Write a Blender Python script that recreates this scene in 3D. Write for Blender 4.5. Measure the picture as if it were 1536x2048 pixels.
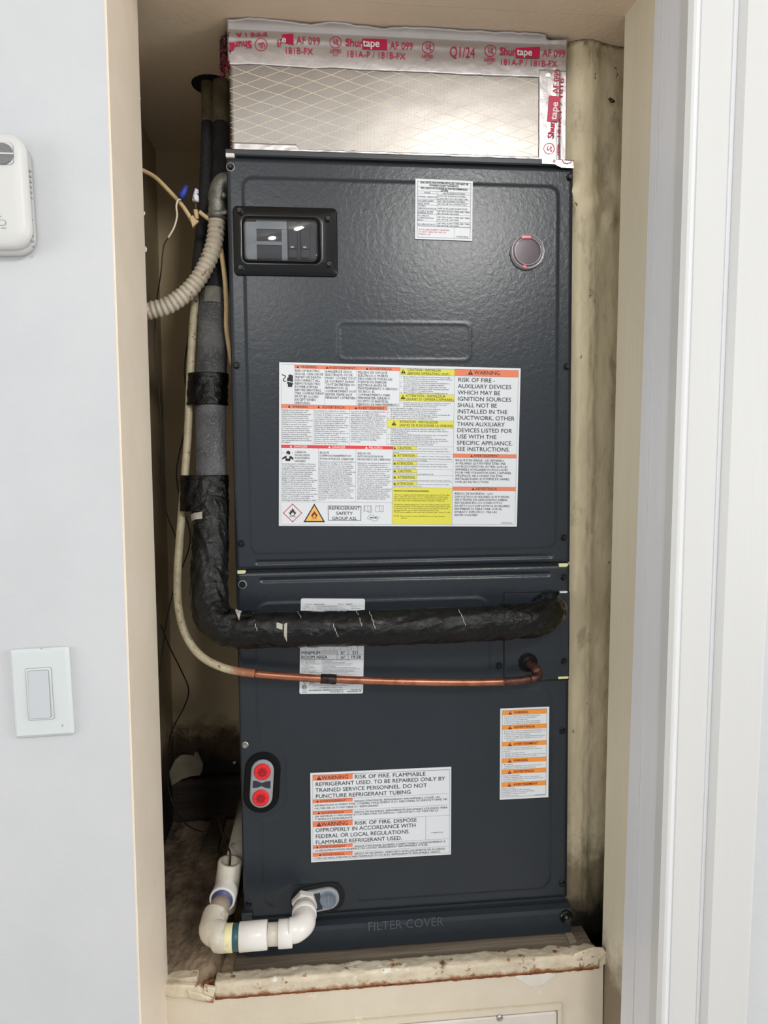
import bpy, math, random
import numpy as np
from mathutils import Vector, Matrix, noise as mnoise

random.seed(7)
for _o in list(bpy.data.objects):
    bpy.data.objects.remove(_o)
SC = bpy.context.scene
COL = SC.collection

# ------------------------------------------------------------------ camera
CF, CYAW, CPITCH, CROLL = 1426.7, -0.0972, -0.0682, 0.0092
CPOS = np.array([-0.1198, -0.9275, 1.4497])


def _rot(a, b, c):
    ca, sa, cb, sb, cc, sc = math.cos(a), math.sin(a), math.cos(b), math.sin(b), math.cos(c), math.sin(c)
    return (np.array([[ca, -sa, 0], [sa, ca, 0], [0, 0, 1]]) @ np.array([[1, 0, 0], [0, cb, -sb], [0, sb, cb]])
            @ np.array([[cc, 0, sc], [0, 1, 0], [-sc, 0, cc]]))


CM = _rot(CYAW, CPITCH, CROLL)
_cd = bpy.data.cameras.new('camera')
_cd.sensor_fit = 'VERTICAL'
_cd.sensor_height = 36.0
_cd.lens = CF * 36.0 / 2048.0
_cd.clip_start = 0.01
CAM = bpy.data.objects.new('camera', _cd)
COL.objects.link(CAM)
_m = Matrix.Identity(4)
for _i in range(3):
    _m[_i][0], _m[_i][1], _m[_i][2], _m[_i][3] = CM[_i, 0], CM[_i, 2], -CM[_i, 1], CPOS[_i]
CAM.matrix_world = _m
SC.camera = CAM

# ------------------------------------------------------------------ light
WORLD = bpy.data.worlds.new('world')
SC.world = WORLD
WORLD.use_nodes = True
WORLD.node_tree.nodes['Background'].inputs[0].default_value = (0.95, 0.98, 1.0, 1)
WORLD.node_tree.nodes['Background'].inputs[1].default_value = 0.72


def area(name, loc, target, size, energy, col):
    d = bpy.data.lights.new(name, 'AREA')
    d.shape = 'DISK'
    d.size = size
    d.energy = energy
    d.color = col
    o = bpy.data.objects.new(name, d)
    o.location = loc
    v = Vector(target) - Vector(loc)
    o.rotation_euler = v.to_track_quat('-Z', 'Y').to_euler()
    COL.objects.link(o)
    return o


area('ceiling_lamp', (0.50, -2.05, 2.40), (0.0, -0.2, 1.2), 0.30, 18.0, (1.0, 0.985, 0.96))
area('wall_lamp', (-0.45, -2.35, 2.28), (-0.15, -0.2, 1.3), 0.26, 6.0, (1.0, 0.99, 0.97))
area('side_fill_right', (2.0, -1.25, 1.45), (-0.3, -0.1, 1.4), 1.3, 26.0, (1.0, 0.99, 0.97))  # unseen soft fill added to brighten the left jamb
area('side_fill_left', (-2.1, -1.25, 1.45), (0.3, -0.1, 1.4), 1.3, 16.0, (1.0, 0.99, 0.97))  # unseen soft fill added opposite, to brighten the right jamb
SC.view_settings.view_transform = 'Standard'
SC.view_settings.look = 'None'
SC.view_settings.exposure = -0.17
SC.view_settings.gamma = 1.0
SC.view_settings.use_curve_mapping = False


# ------------------------------------------------------------------ pixel -> place helpers (points on planes at real depths)
def _ray(px, py):
    return CM @ np.array([(px - 768.0) / CF, 1.0, -(py - 1024.0) / CF])


def P(px, py, Y=0.0):
    d = _ray(px, py)
    return CPOS + d * ((Y - CPOS[1]) / d[1])


def PZ(px, py, Z):
    d = _ray(px, py)
    return CPOS + d * ((Z - CPOS[2]) / d[2])


def PX(px, py, X):
    d = _ray(px, py)
    return CPOS + d * ((X - CPOS[0]) / d[0])


def nz(x, y=0.0, z=0.0):
    return mnoise.noise(Vector((x, y, z)))


def fbm(x, y=0.0, z=0.0, o=4):
    return mnoise.fractal(Vector((x, y, z)), 1.0, 2.0, o)


# ------------------------------------------------------------------ materials
def lin(c):
    return tuple(((v / 255.0) / 12.92 if v / 255.0 <= 0.04045 else ((v / 255.0 + 0.055) / 1.055) ** 2.4) for v in c)


def mat(name, c1, c2=None, scale=20.0, detail=5.0, rough=0.6, metal=0.0, spec=0.5, bump=None, spots=None, bands=None,
        stretch=(1, 1, 1), coat=0.0, emit=None, rough2=None, lo=0.35, hi=0.65):
    """c1,c2 sRGB 0-255 mixed by noise; spots=[(colour, scale, threshold, softness)];
    bands=[(colour, axis, edge, width, noise_scale, noise_amount, direction)] stains and tone strips along an object axis;
    bump=[(scale, strength, distance, kind)]"""
    m = bpy.data.materials.new(name)
    m.use_nodes = True
    nt = m.node_tree
    N, L = nt.nodes, nt.links
    b = N['Principled BSDF']
    b.inputs['Roughness'].default_value = rough
    b.inputs['Metallic'].default_value = metal
    b.inputs['Specular IOR Level'].default_value = spec
    b.inputs['Coat Weight'].default_value = coat
    geo = N.new('ShaderNodeNewGeometry')
    mp = N.new('ShaderNodeMapping')
    mp.inputs['Scale'].default_value = stretch
    L.new(geo.outputs['Position'], mp.inputs[0])

    def noise(sc, det=5.0, ro=0.6, src=None, dist=0.0):
        n = N.new('ShaderNodeTexNoise')
        n.inputs['Scale'].default_value = sc
        n.inputs['Detail'].default_value = det
        n.inputs['Roughness'].default_value = ro
        n.inputs['Distortion'].default_value = dist
        L.new((src or mp).outputs[0], n.inputs['Vector'])
        return n.outputs['Fac']

    def ramp(fac, a, bb):
        r = N.new('ShaderNodeMapRange')
        r.inputs[1].default_value = a
        r.inputs[2].default_value = bb
        r.clamp = True
        L.new(fac, r.inputs[0])
        return r.outputs[0]

    def mix(fac, a, bb):
        x = N.new('ShaderNodeMix')
        x.data_type = 'RGBA'
        if hasattr(fac, 'links'):
            L.new(fac, x.inputs[0])
        else:
            x.inputs[0].default_value = fac
        for k, v in ((6, a), (7, bb)):
            if hasattr(v, 'links'):
                L.new(v, x.inputs[k])
            else:
                x.inputs[k].default_value = (*lin(v), 1)
        return x.outputs[2]

    cur = None
    if c2 is not None:
        cur = mix(ramp(noise(scale, detail), lo, hi), c1, c2)
    for (c, s, th, so) in (spots or []):
        cur = mix(ramp(noise(s, 6.0, 0.65), th, th + so), cur if cur is not None else c1, c)
    for (c, axis, edge, width, ns, na, dr) in (bands or []):
        sep = N.new('ShaderNodeSeparateXYZ')
        L.new(geo.outputs['Position'], sep.inputs[0])
        ad = N.new('ShaderNodeMath')
        ad.operation = 'MULTIPLY_ADD'
        L.new(noise(ns, 7.0, 0.7, geo), ad.inputs[0])
        ad.inputs[1].default_value = na
        L.new(sep.outputs['XYZ'.index(axis)], ad.inputs[2])
        e = edge + na * 0.5
        f = ramp(ad.outputs[0], e - width * 0.5, e + width * 0.5) if dr > 0 else ramp(ad.outputs[0], e + width * 0.5, e - width * 0.5)
        cur = mix(f, cur if cur is not None else c1, c)
    if cur is None:
        b.inputs['Base Color'].default_value = (*lin(c1), 1)
    else:
        L.new(cur, b.inputs['Base Color'])
    if rough2 is not None:
        r = N.new('ShaderNodeMapRange')
        r.inputs[3].default_value = rough
        r.inputs[4].default_value = rough2
        L.new(noise(scale * 1.7, 4.0), r.inputs[0])
        L.new(r.outputs[0], b.inputs['Roughness'])
    prev = None
    for (s, st, dist, kind) in (bump or []):
        bn = N.new('ShaderNodeBump')
        bn.inputs['Strength'].default_value = st
        bn.inputs['Distance'].default_value = dist
        if kind == 'v':
            v = N.new('ShaderNodeTexVoronoi')
            v.inputs['Scale'].default_value = s
            L.new(mp.outputs[0], v.inputs['Vector'])
            L.new(v.outputs['Distance'], bn.inputs['Height'])
        else:
            L.new(noise(s, 3.0 if kind == 'n' else 8.0, 0.55, None, 0.6 if kind == 'w' else 0.0), bn.inputs['Height'])
        if prev is not None:
            L.new(prev, bn.inputs['Normal'])
        prev = bn.outputs[0]
    if prev is not None:
        L.new(prev, b.inputs['Normal'])
    if emit:
        b.inputs['Emission Color'].default_value = (*lin(emit[0]), 1)
        b.inputs['Emission Strength'].default_value = emit[1]
    return m


def clear_mat(name, tint=(255, 255, 255), gloss=0.12, rough=0.06):
    m = bpy.data.materials.new(name)
    m.use_nodes = True
    nt = m.node_tree
    N, L = nt.nodes, nt.links
    N.remove(N['Principled BSDF'])
    t = N.new('ShaderNodeBsdfTransparent')
    t.inputs[0].default_value = (*lin(tint), 1)
    g = N.new('ShaderNodeBsdfGlossy')
    g.inputs['Roughness'].default_value = rough
    lw = N.new('ShaderNodeFresnel')
    lw.inputs[0].default_value = 1.5
    ad = N.new('ShaderNodeMath')
    ad.operation = 'ADD'
    ad.inputs[1].default_value = gloss
    L.new(lw.outputs[0], ad.inputs[0])
    mx = N.new('ShaderNodeMixShader')
    L.new(ad.outputs[0], mx.inputs[0])
    L.new(t.outputs[0], mx.inputs[1])
    L.new(g.outputs[0], mx.inputs[2])
    L.new(mx.outputs[0], N['Material Output'].inputs[0])
    return m


M = {}
M['wall_white'] = mat('white_wall_paint', (197, 198, 201), (192, 194, 197), 9, rough=0.55, bump=[(160, 0.12, 0.002, 'n')])
M['jamb_beige'] = mat('beige_jamb_paint', (232, 219, 201), (226, 212, 193), 14, rough=0.5, bump=[(120, 0.15, 0.002, 'n')],
                      spots=[((170, 150, 125), 34, 0.70, 0.05)])
M['jamb_beige_shade'] = mat('shaded_beige_jamb_paint', (214, 206, 184), (206, 197, 174), 12, rough=0.5, stretch=(1, 1, 0.15),
                        bump=[(220, 0.2, 0.002, 'n')], bands=[((120, 108, 88), 'Z', 0.80, 0.06, 30, 0.14, -1)])  # darker copy of the left jamb beige, its shade put into the colour
M['trim_grey'] = mat('cool_white_trim_paint', (222, 223, 227), (215, 216, 220), 12, rough=0.45, stretch=(1, 1, 0.1), bump=[(200, 0.15, 0.002, 'n')])
M['trim_white'] = mat('gloss_white_trim_paint', (203, 203, 201), (198, 198, 197), 8, rough=0.35, stretch=(1, 1, 0.08), bump=[(120, 0.10, 0.002, 'n')])
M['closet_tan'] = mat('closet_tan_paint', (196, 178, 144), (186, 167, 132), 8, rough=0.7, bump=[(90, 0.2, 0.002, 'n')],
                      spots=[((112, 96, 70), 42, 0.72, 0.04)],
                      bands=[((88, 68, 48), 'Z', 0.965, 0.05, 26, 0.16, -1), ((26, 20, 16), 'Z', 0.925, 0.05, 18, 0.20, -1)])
M['ceiling_tan'] = mat('ceiling_tan_paint', (224, 206, 183), (216, 197, 173), 6, rough=0.7, bump=[(140, 0.3, 0.002, 'n')],
                       spots=[((120, 100, 76), 60, 0.74, 0.03)])
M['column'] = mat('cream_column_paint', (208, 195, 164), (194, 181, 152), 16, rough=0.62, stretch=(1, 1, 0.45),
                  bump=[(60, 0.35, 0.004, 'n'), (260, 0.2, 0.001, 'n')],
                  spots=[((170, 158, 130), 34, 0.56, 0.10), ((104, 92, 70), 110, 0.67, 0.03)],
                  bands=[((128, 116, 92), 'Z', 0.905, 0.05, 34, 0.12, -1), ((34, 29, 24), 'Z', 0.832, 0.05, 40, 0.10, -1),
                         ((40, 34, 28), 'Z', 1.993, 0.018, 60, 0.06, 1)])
M['floor_dirt'] = mat('dirty_plaster', (146, 126, 103), (72, 58, 46), 26, rough=0.85, stretch=(1, 0.5, 1), bump=[(70, 0.7, 0.006, 'd'), (400, 0.6, 0.002, 'n')],
                      spots=[((30, 23, 18), 13, 0.54, 0.12), ((150, 130, 104), 75, 0.70, 0.04)], bands=[((158, 138, 114), 'Y', 0.02, 0.10, 22, 0.16, -1)])  # strip at the front is coloured paler to make up for weak light
M['ledge_wood'] = mat('weathered_ledge_wood', (128, 116, 100), (84, 74, 62), 30, rough=0.8, stretch=(0.10, 1.6, 1.6), bump=[(80, 0.6, 0.003, 'd')],
                      spots=[((70, 58, 46), 22, 0.62, 0.10)])
M['apron'] = mat('apron_paint', (216, 205, 186), (208, 196, 175), 12, rough=0.5, bump=[(60, 0.25, 0.003, 'n')],
                 spots=[((140, 122, 96), 50, 0.71, 0.03), ((226, 214, 192), 30, 0.66, 0.03)])
M['rim'] = mat('peeling_rim_plaster', (220, 208, 186), (200, 186, 160), 34, rough=0.6, bump=[(120, 0.6, 0.003, 'd')],
               spots=[((232, 226, 214), 22, 0.60, 0.03), ((150, 100, 60), 48, 0.60, 0.05), ((92, 70, 50), 30, 0.61, 0.05)], bands=[((146, 92, 50), 'Z', 0.7835, 0.006, 70, 0.02, -1)])
M['rust'] = mat('rust', (146, 84, 44), (96, 54, 30), 60, rough=0.85, bump=[(200, 0.8, 0.003, 'd')])
M['chip_white'] = mat('white_paint_chip', (228, 224, 216), (216, 210, 198), 30, rough=0.6)
M['panel_white'] = mat('panel_white_paint', (222, 214, 206), (212, 202, 192), 14, rough=0.5, bump=[(60, 0.2, 0.002, 'n')])
M['plaster_flake'] = mat('grey_plaster_flake', (142, 132, 112), (120, 110, 92), 30, rough=0.8, bump=[(100, 0.4, 0.003, 'n')])
M['dark_wood'] = mat('dark_damp_wood', (52, 40, 30), (28, 21, 17), 24, rough=0.8, stretch=(0.3, 2, 2), bump=[(80, 0.6, 0.004, 'd')], spots=[((110, 92, 70), 90, 0.72, 0.03)])
M['plank'] = mat('pale_dirty_plank', (92, 78, 60), (58, 47, 36), 30, rough=0.85, bump=[(90, 0.6, 0.004, 'd')])
M['panel_metal'] = mat('charcoal_enamel', (41, 47, 54), (38, 44, 50), 6, rough=0.27, spec=0.40,
                       bump=[(150, 0.14, 0.0018, 'w'), (420, 0.06, 0.0008, 'n')])
M['panel_side'] = mat('charcoal_enamel_side', (46, 51, 55), rough=0.4)
M['black_gap'] = mat('black_gap', (10, 10, 11), rough=0.8)
M['black_plastic'] = mat('black_plastic', (17, 18, 20), rough=0.2, spec=0.35)
M['black_matte'] = mat('black_rubber', (9, 9, 10), rough=0.5, spec=0.18)
M['screw_black'] = mat('black_screw', (20, 20, 21), rough=0.35, metal=0.3)
M['screw_steel'] = mat('steel_screw', (170, 170, 165), rough=0.35, metal=0.9)
M['grey_plastic'] = mat('grey_plastic', (150, 154, 160), rough=0.4)
M['dark_recess'] = mat('dark_recess', (40, 46, 56), rough=0.4)
M['red_plug'] = mat('red_plastic_plug', (224, 34, 44), rough=0.35)
M['red_dark'] = mat('red_plug_socket', (160, 14, 28), rough=0.5)
M['clear'] = clear_mat('clear_plastic', (238, 240, 242), 0.03, 0.05)
M['clear_lens'] = clear_mat('clear_lens', (235, 228, 232), 0.02, 0.12)
_m = clear_mat('frosted_clear_ring', (235, 230, 232), 0.10, 0.15)
_nt = _m.node_tree
_df = _nt.nodes.new('ShaderNodeBsdfDiffuse')
_df.inputs[0].default_value = (0.75, 0.72, 0.73, 1)
_mx = _nt.nodes.new('ShaderNodeMixShader')
_mx.inputs[0].default_value = 0.30
_nt.links.new(_nt.nodes['Material Output'].inputs[0].links[0].from_socket, _mx.inputs[1])
_nt.links.new(_df.outputs[0], _mx.inputs[2])
_nt.links.new(_mx.outputs[0], _nt.nodes['Material Output'].inputs[0])
_ring_mat = _m
M['breaker'] = mat('breaker_black', (54, 48, 54), rough=0.5)
M['inner_steel'] = mat('galvanised_plate', (152, 156, 160), (138, 142, 146), 30, rough=0.4)
M['inner_dark'] = mat('inside_dark', (46, 44, 48), rough=0.5)
M['white_mark'] = mat('white_mark', (235, 225, 225), rough=0.5)
M['led'] = mat('red_led', (255, 60, 80), rough=0.4, emit=((255, 70, 90), 2.2))
M['led_glint'] = mat('red_led_glint', (255, 120, 140), rough=0.3, emit=((255, 80, 110), 0.25))
M['lens_back'] = mat('lens_backing', (110, 98, 105), (98, 87, 94), 500, rough=0.5)
M['sticker'] = mat('white_sticker', (222, 226, 231), rough=0.4)
M['ink'] = mat('black_ink', (34, 33, 36), rough=0.6)
M['ink_grey'] = mat('grey_ink', (84, 84, 88), rough=0.6)
M['ink_white'] = mat('white_ink', (238, 232, 232), rough=0.5)
M['ink_red'] = mat('red_ink', (206, 70, 76), rough=0.6)
M['ink_orange'] = mat('orange_ink', (232, 128, 92), rough=0.5)
M['ink_orange2'] = mat('amber_ink', (240, 150, 62), rough=0.5)
M['ink_amber'] = mat('amber_sign_ink', (238, 184, 96), rough=0.5)
M['ink_yellow'] = mat('yellow_ink', (224, 218, 76), rough=0.5)
M['ink_danger'] = mat('danger_red_ink', (222, 62, 64), rough=0.5)
M['ink_grey_fill'] = mat('grey_fill_ink', (200, 201, 204), rough=0.5)
M['ink_brown'] = mat('brown_ink', (120, 44, 22), rough=0.6)
M['ink_magenta'] = mat('crimson_print', (204, 24, 76), (190, 30, 80), 30, rough=0.4)
M['seam_tag'] = mat('pale_yellow_foam', (222, 220, 164), rough=0.7)
M['foam'] = mat('black_foam_insulation', (34, 34, 36), (22, 22, 24), 60, rough=0.75, bump=[(300, 0.5, 0.002, 'n')], spots=[((70, 70, 72), 420, 0.58, 0.12)])
M['foam_lit'] = mat('lit_grey_foam', (92, 92, 94), (56, 56, 58), 30, rough=0.8, bump=[(300, 0.5, 0.002, 'n')], spots=[((122, 122, 122), 420, 0.52, 0.2)])  # paler foam copy: grey speckle, with the left-lit look put into the base colour
M['foam_paint'] = mat('overpainted_foam', (118, 108, 84), (74, 66, 52), 22, rough=0.8, bump=[(160, 0.5, 0.003, 'd')])
M['tape_black'] = mat('black_vinyl_tape', (8, 8, 9), (5, 5, 6), 30, rough=0.13, spec=0.32, bump=[(55, 0.75, 0.006, 'w'), (150, 0.22, 0.002, 'w')])
M['tape_peek'] = mat('pale_tape_backing', (168, 164, 156), rough=0.6)
M['tag_grey'] = mat('grimy_paper_tag', (124, 120, 110), (104, 100, 92), 90, rough=0.8)
M['lens_ring'] = _ring_mat
M['pipe_cream'] = mat('overpainted_copper', (188, 178, 150), (168, 156, 128), 60, rough=0.5, bands=[((160, 100, 72), 'X', -0.222, 0.02, 120, 0.05, 1)], bump=[(200, 0.4, 0.001, 'n')], spots=[((108, 84, 60), 160, 0.60, 0.06)])
M['copper'] = mat('copper', (186, 124, 96), (142, 90, 70), 40, rough=0.36, metal=0.75, stretch=(1, 1, 1), spots=[((86, 62, 54), 30, 0.60, 0.12), ((226, 160, 116), 55, 0.62, 0.1)])
M['copper_burnt'] = mat('heat_stained_copper', (110, 74, 64), (54, 40, 38), 70, rough=0.45, metal=0.7, bump=[(160, 0.4, 0.002, 'n')], spots=[((210, 170, 130), 90, 0.66, 0.05)])
M['braze'] = mat('brazed_joint', (70, 56, 52), (36, 28, 28), 70, rough=0.45, metal=0.6, spots=[((150, 130, 124), 120, 0.66, 0.05)])
M['conduit'] = mat('grimy_conduit', (196, 186, 168), (176, 164, 146), 40, rough=0.6, bump=[(200, 0.3, 0.001, 'n')], spots=[((116, 102, 84), 130, 0.60, 0.06)])
M['conduit_fit'] = mat('dull_zinc_fitting', (128, 128, 120), (92, 92, 86), 70, rough=0.45, metal=0.4, bump=[(180, 0.5, 0.002, 'n')], spots=[((190, 188, 176), 160, 0.62, 0.05)])
M['cable'] = mat('cream_cable_jacket', (206, 180, 138), (190, 162, 120), 50, rough=0.5)
M['wire_white'] = mat('white_wire', (216, 206, 184), rough=0.5)
M['wire_dark'] = mat('dark_wire', (34, 26, 20), rough=0.6)
M['nut_blue'] = mat('blue_wire_nut', (36, 52, 150), (28, 42, 126), 200, rough=0.5)
M['nut_white'] = mat('white_wire_nut', (220, 220, 220), (60, 60, 150), 160, rough=0.5, lo=0.55, hi=0.62)
M['pvc'] = mat('white_pvc', (228, 224, 220), rough=0.25, spec=0.5)
M['pvc_old'] = mat('grimy_pvc', (216, 210, 198), (196, 188, 170), 40, rough=0.45, spots=[((150, 136, 96), 36, 0.62, 0.10), ((120, 108, 86), 200, 0.68, 0.03)])
M['pvc_pipe'] = mat('pvc_pipe_stub', (206, 198, 186), rough=0.35)
M['pvc_grey'] = mat('dusty_grey_pipe', (166, 152, 138), (150, 136, 122), 60, rough=0.7, bump=[(200, 0.3, 0.001, 'n')])
M['pvc_blue'] = mat('blue_glue', (66, 76, 128), rough=0.4)
M['glue_green'] = mat('green_blue_glue', (44, 78, 66), (40, 92, 112), 120, rough=0.4)
M['glue_yellow'] = mat('yellowed_primer', (226, 216, 150), (220, 214, 176), 120, rough=0.4)
M['pvc_clear'] = mat('translucent_cap', (112, 122, 134), rough=0.2)
M['foil'] = None
M['tape_foil'] = mat('aluminium_foil_tape', (206, 202, 203), (196, 192, 193), 20, rough=0.36, metal=0.75, bump=[(45, 0.16, 0.003, 'w'), (320, 0.08, 0.001, 'n')])
M['tape_crumple'] = mat('crumpled_printed_tape', (92, 76, 72), (120, 24, 48), 36, rough=0.35, metal=0.6, bump=[(60, 0.6, 0.004, 'w')])
M['switch_white'] = mat('switch_plastic', (202, 208, 208), rough=0.3)
M['switch_paddle'] = mat('switch_paddle', (190, 193, 198), rough=0.3)
M['thermo_white'] = mat('thermostat_plastic', (203, 203, 201), rough=0.4)
M['thermo_grey'] = mat('thermostat_grey', (120, 122, 122), (106, 108, 108), 400, rough=0.5)
M['line_grey'] = mat('grey_shadow_groove', (150, 152, 152), rough=0.6)
M['room_floor'] = mat('grey_tile_floor', (196, 190, 182), (186, 180, 172), 4, rough=0.5)
M['room_ceiling'] = mat('white_ceiling_paint', (235, 235, 233), rough=0.7)
M['dark_hole'] = mat('dark_hole', (8, 7, 6), rough=0.9)


def foil_material():
    m = mat('foil_scrim_board', (164, 159, 154), (154, 149, 144), 8, rough=0.32, metal=0.95, bump=[(500, 0.06, 0.0006, 'n')])
    nt = m.node_tree
    N, L = nt.nodes, nt.links
    b = N['Principled BSDF']
    geo = N.new('ShaderNodeNewGeometry')
    sep = N.new('ShaderNodeSeparateXYZ')
    L.new(geo.outputs['Position'], sep.inputs[0])
    wob = N.new('ShaderNodeTexNoise')
    wob.inputs['Scale'].default_value = 14
    L.new(geo.outputs['Position'], wob.inputs['Vector'])

    def math_(op, a, bb, c=None):
        n = N.new('ShaderNodeMath')
        n.operation = op
        for k, v in enumerate((a, bb, c)):
            if v is None:
                continue
            if hasattr(v, 'links'):
                L.new(v, n.inputs[k])
            else:
                n.inputs[k].default_value = v
        return n.outputs[0]

    masks = []
    for sx, sz, per in ((0.275, 0.96, 0.0143), (-0.36, 0.93, 0.0128)):
        t = math_('ADD', math_('MULTIPLY', sep.outputs[0], sx), math_('MULTIPLY', sep.outputs[2], sz))
        t = math_('MULTIPLY_ADD', wob.outputs['Fac'], 0.006, t)
        t = math_('DIVIDE', t, per)
        fr = math_('FRACT', t, 0.0)
        d = math_('ABSOLUTE', math_('SUBTRACT', fr, 0.5), 0.0)
        masks.append(math_('LESS_THAN', d, 0.027))
    # fine upright threads
    t = math_('DIVIDE', sep.outputs[0], 0.0043)
    d = math_('ABSOLUTE', math_('SUBTRACT', math_('FRACT', t, 0.0), 0.5), 0.0)
    fine = math_('LESS_THAN', d, 0.09)
    mk = math_('MAXIMUM', masks[0], masks[1])
    # thread is dull fibre: less metallic, pale
    src = b.inputs['Base Color'].links[0].from_socket
    x = N.new('ShaderNodeMix')
    x.data_type = 'RGBA'
    L.new(mk, x.inputs[0])
    L.new(src, x.inputs[6])
    x.inputs[7].default_value = (*lin((214, 204, 184)), 1)
    L.new(x.outputs[2], b.inputs['Base Color'])
    met = math_('MULTIPLY_ADD', mk, -0.75, 0.95)
    L.new(met, b.inputs['Metallic'])
    h = math_('ADD', mk, math_('MULTIPLY', fine, -0.25))
    bn = N.new('ShaderNodeBump')
    bn.inputs['Strength'].default_value = 0.5
    bn.inputs['Distance'].default_value = 0.0008
    L.new(h, bn.inputs['Height'])
    old = b.inputs['Normal'].links[0].from_socket
    L.new(old, bn.inputs['Normal'])
    L.new(bn.outputs[0], b.inputs['Normal'])
    return m


M['foil'] = foil_material()

# ------------------------------------------------------------------ object helpers
WL = {}


def add(name, V, F, m, parent=None, smooth=False, base=False, props=None):
    V = np.asarray(V, dtype=float)
    mn, mx = V.min(0), V.max(0)
    o0 = (mn + mx) / 2
    if base:
        o0[2] = mn[2]
    me = bpy.data.meshes.new(name)
    me.from_pydata((V - o0).tolist(), [], [list(map(int, f)) for f in F])
    me.update()
    if smooth:
        me.polygons.foreach_set('use_smooth', [True] * len(me.polygons))
    ms = m if isinstance(m, (list, tuple)) else [m]
    for k in ms:
        me.materials.append(M[k] if isinstance(k, str) else k)
    o = bpy.data.objects.new(name, me)
    COL.objects.link(o)
    if parent is not None:
        o.parent = parent
        o.location = o0 - WL[parent.name]
    else:
        o.location = o0
    WL[o.name] = o0.copy()
    for k, v in (props or {}).items():
        o[k] = v
    return o


def tag(o, label, cat, group=None):
    o['label'] = label
    o['category'] = cat
    if group:
        o['group'] = group
    return o


def thing(name, label, cat, loc, group=None):
    o = bpy.data.objects.new(name, None)
    o.empty_display_size = 0.03
    COL.objects.link(o)
    o.location = loc
    WL[o.name] = np.array(loc, dtype=float)
    return tag(o, label, cat, group)


STRUCT = {'kind': 'structure'}


def struct(name, V, F, m, label=None, smooth=False):
    o = add(name, V, F, m, None, smooth, True, STRUCT)
    if label:
        o['label'] = label
    return o


def box(a, b):
    x0, y0, z0 = np.minimum(a, b)
    x1, y1, z1 = np.maximum(a, b)
    V = [(x0, y0, z0), (x1, y0, z0), (x1, y1, z0), (x0, y1, z0), (x0, y0, z1), (x1, y0, z1), (x1, y1, z1), (x0, y1, z1)]
    return V, [(0, 3, 2, 1), (4, 5, 6, 7), (0, 1, 5, 4), (1, 2, 6, 5), (2, 3, 7, 6), (3, 0, 4, 7)]


def join(*parts):
    V, F = [], []
    for v, f in parts:
        n = len(V)
        V += [tuple(q) for q in v]
        F += [tuple(i + n for i in q) for q in f]
    return V, F


def loft(rings, caps=True, closed=True):
    n = len(rings[0])
    V = [tuple(q) for r in rings for q in r]
    F = []
    for i in range(len(rings) - 1):
        for j in range(n if closed else n - 1):
            k = (j + 1) % n
            F.append((i * n + j, i * n + k, (i + 1) * n + k, (i + 1) * n + j))
    if caps:
        F.append(tuple(reversed(range(n))))
        F.append(tuple((len(rings) - 1) * n + j for j in range(n)))
    return V, F


def prism(poly, y0, y1, bev=0.0):
    """poly: list of (x,z) counter-clockwise seen from -Y; front at y0 (smaller), back at y1; optional bevel of the front rim"""
    poly = [np.array(q, dtype=float) for q in poly]
    c = sum(poly) / len(poly)
    rings = [[(q[0], y1, q[1]) for q in poly]]
    if bev > 0:
        rings.append([(q[0], y0 + bev, q[1]) for q in poly])
        rin = []
        n = len(poly)
        for i, q in enumerate(poly):
            a, b = poly[i - 1], poly[(i + 1) % n]
            t = b - a
            nn = np.array([t[1], -t[0]])
            nn /= max(np.linalg.norm(nn), 1e-9)
            if np.dot(nn, q - c) > 0:
                nn = -nn
            r = q + nn * bev
            rin.append((r[0], y0, r[1]))
        rings.append(rin)
    else:
        rings.append([(q[0], y0, q[1]) for q in poly])
    return loft(rings)


def rrect(x0, z0, x1, z1, r, n=5):
    out = []
    for cx, cz, a0 in ((x1 - r, z0 + r, -90), (x1 - r, z1 - r, 0), (x0 + r, z1 - r, 90), (x0 + r, z0 + r, 180)):
        for k in range(n + 1):
            a = math.radians(a0 + 90.0 * k / n)
            out.append((cx + r * math.cos(a), cz + r * math.sin(a)))
    return out


def frustum(c, axis, prof, seg=24, caps=True, ref=None):
    """lathe: prof list of (distance along axis, radius)"""
    c = np.array(c, float)
    a = np.array(axis, float)
    a /= np.linalg.norm(a)
    r0 = np.array(ref if ref is not None else ((0, 0, 1) if abs(a[2]) < 0.9 else (1, 0, 0)), float)
    u = np.cross(r0, a)
    u /= np.linalg.norm(u)
    v = np.cross(a, u)
    rings = []
    for d, r in prof:
        rings.append([c + a * d + (u * math.cos(2 * math.pi * k / seg) + v * math.sin(2 * math.pi * k / seg)) * r for k in range(seg)])
    return loft(rings, caps)


def smooth_path(pts, step=0.004):
    pts = [np.array(q, float) for q in pts]
    p = [2 * pts[0] - pts[1]] + pts + [2 * pts[-1] - pts[-2]]
    dense = []
    for i in range(1, len(p) - 2):
        for k in range(40):
            t = k / 40.0
            a, b, c, d = p[i - 1], p[i], p[i + 1], p[i + 2]
            dense.append(0.5 * ((2 * b) + (-a + c) * t + (2 * a - 5 * b + 4 * c - d) * t * t + (-a + 3 * b - 3 * c + d) * t ** 3))
    dense.append(pts[-1])
    dense = np.array(dense)
    s = np.concatenate([[0], np.cumsum(np.linalg.norm(np.diff(dense, axis=0), axis=1))])
    n = max(2, int(round(s[-1] / step)) + 1)
    q = np.linspace(0, s[-1], n)
    return np.stack([np.interp(q, s, dense[:, k]) for k in range(3)], 1), q


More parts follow.
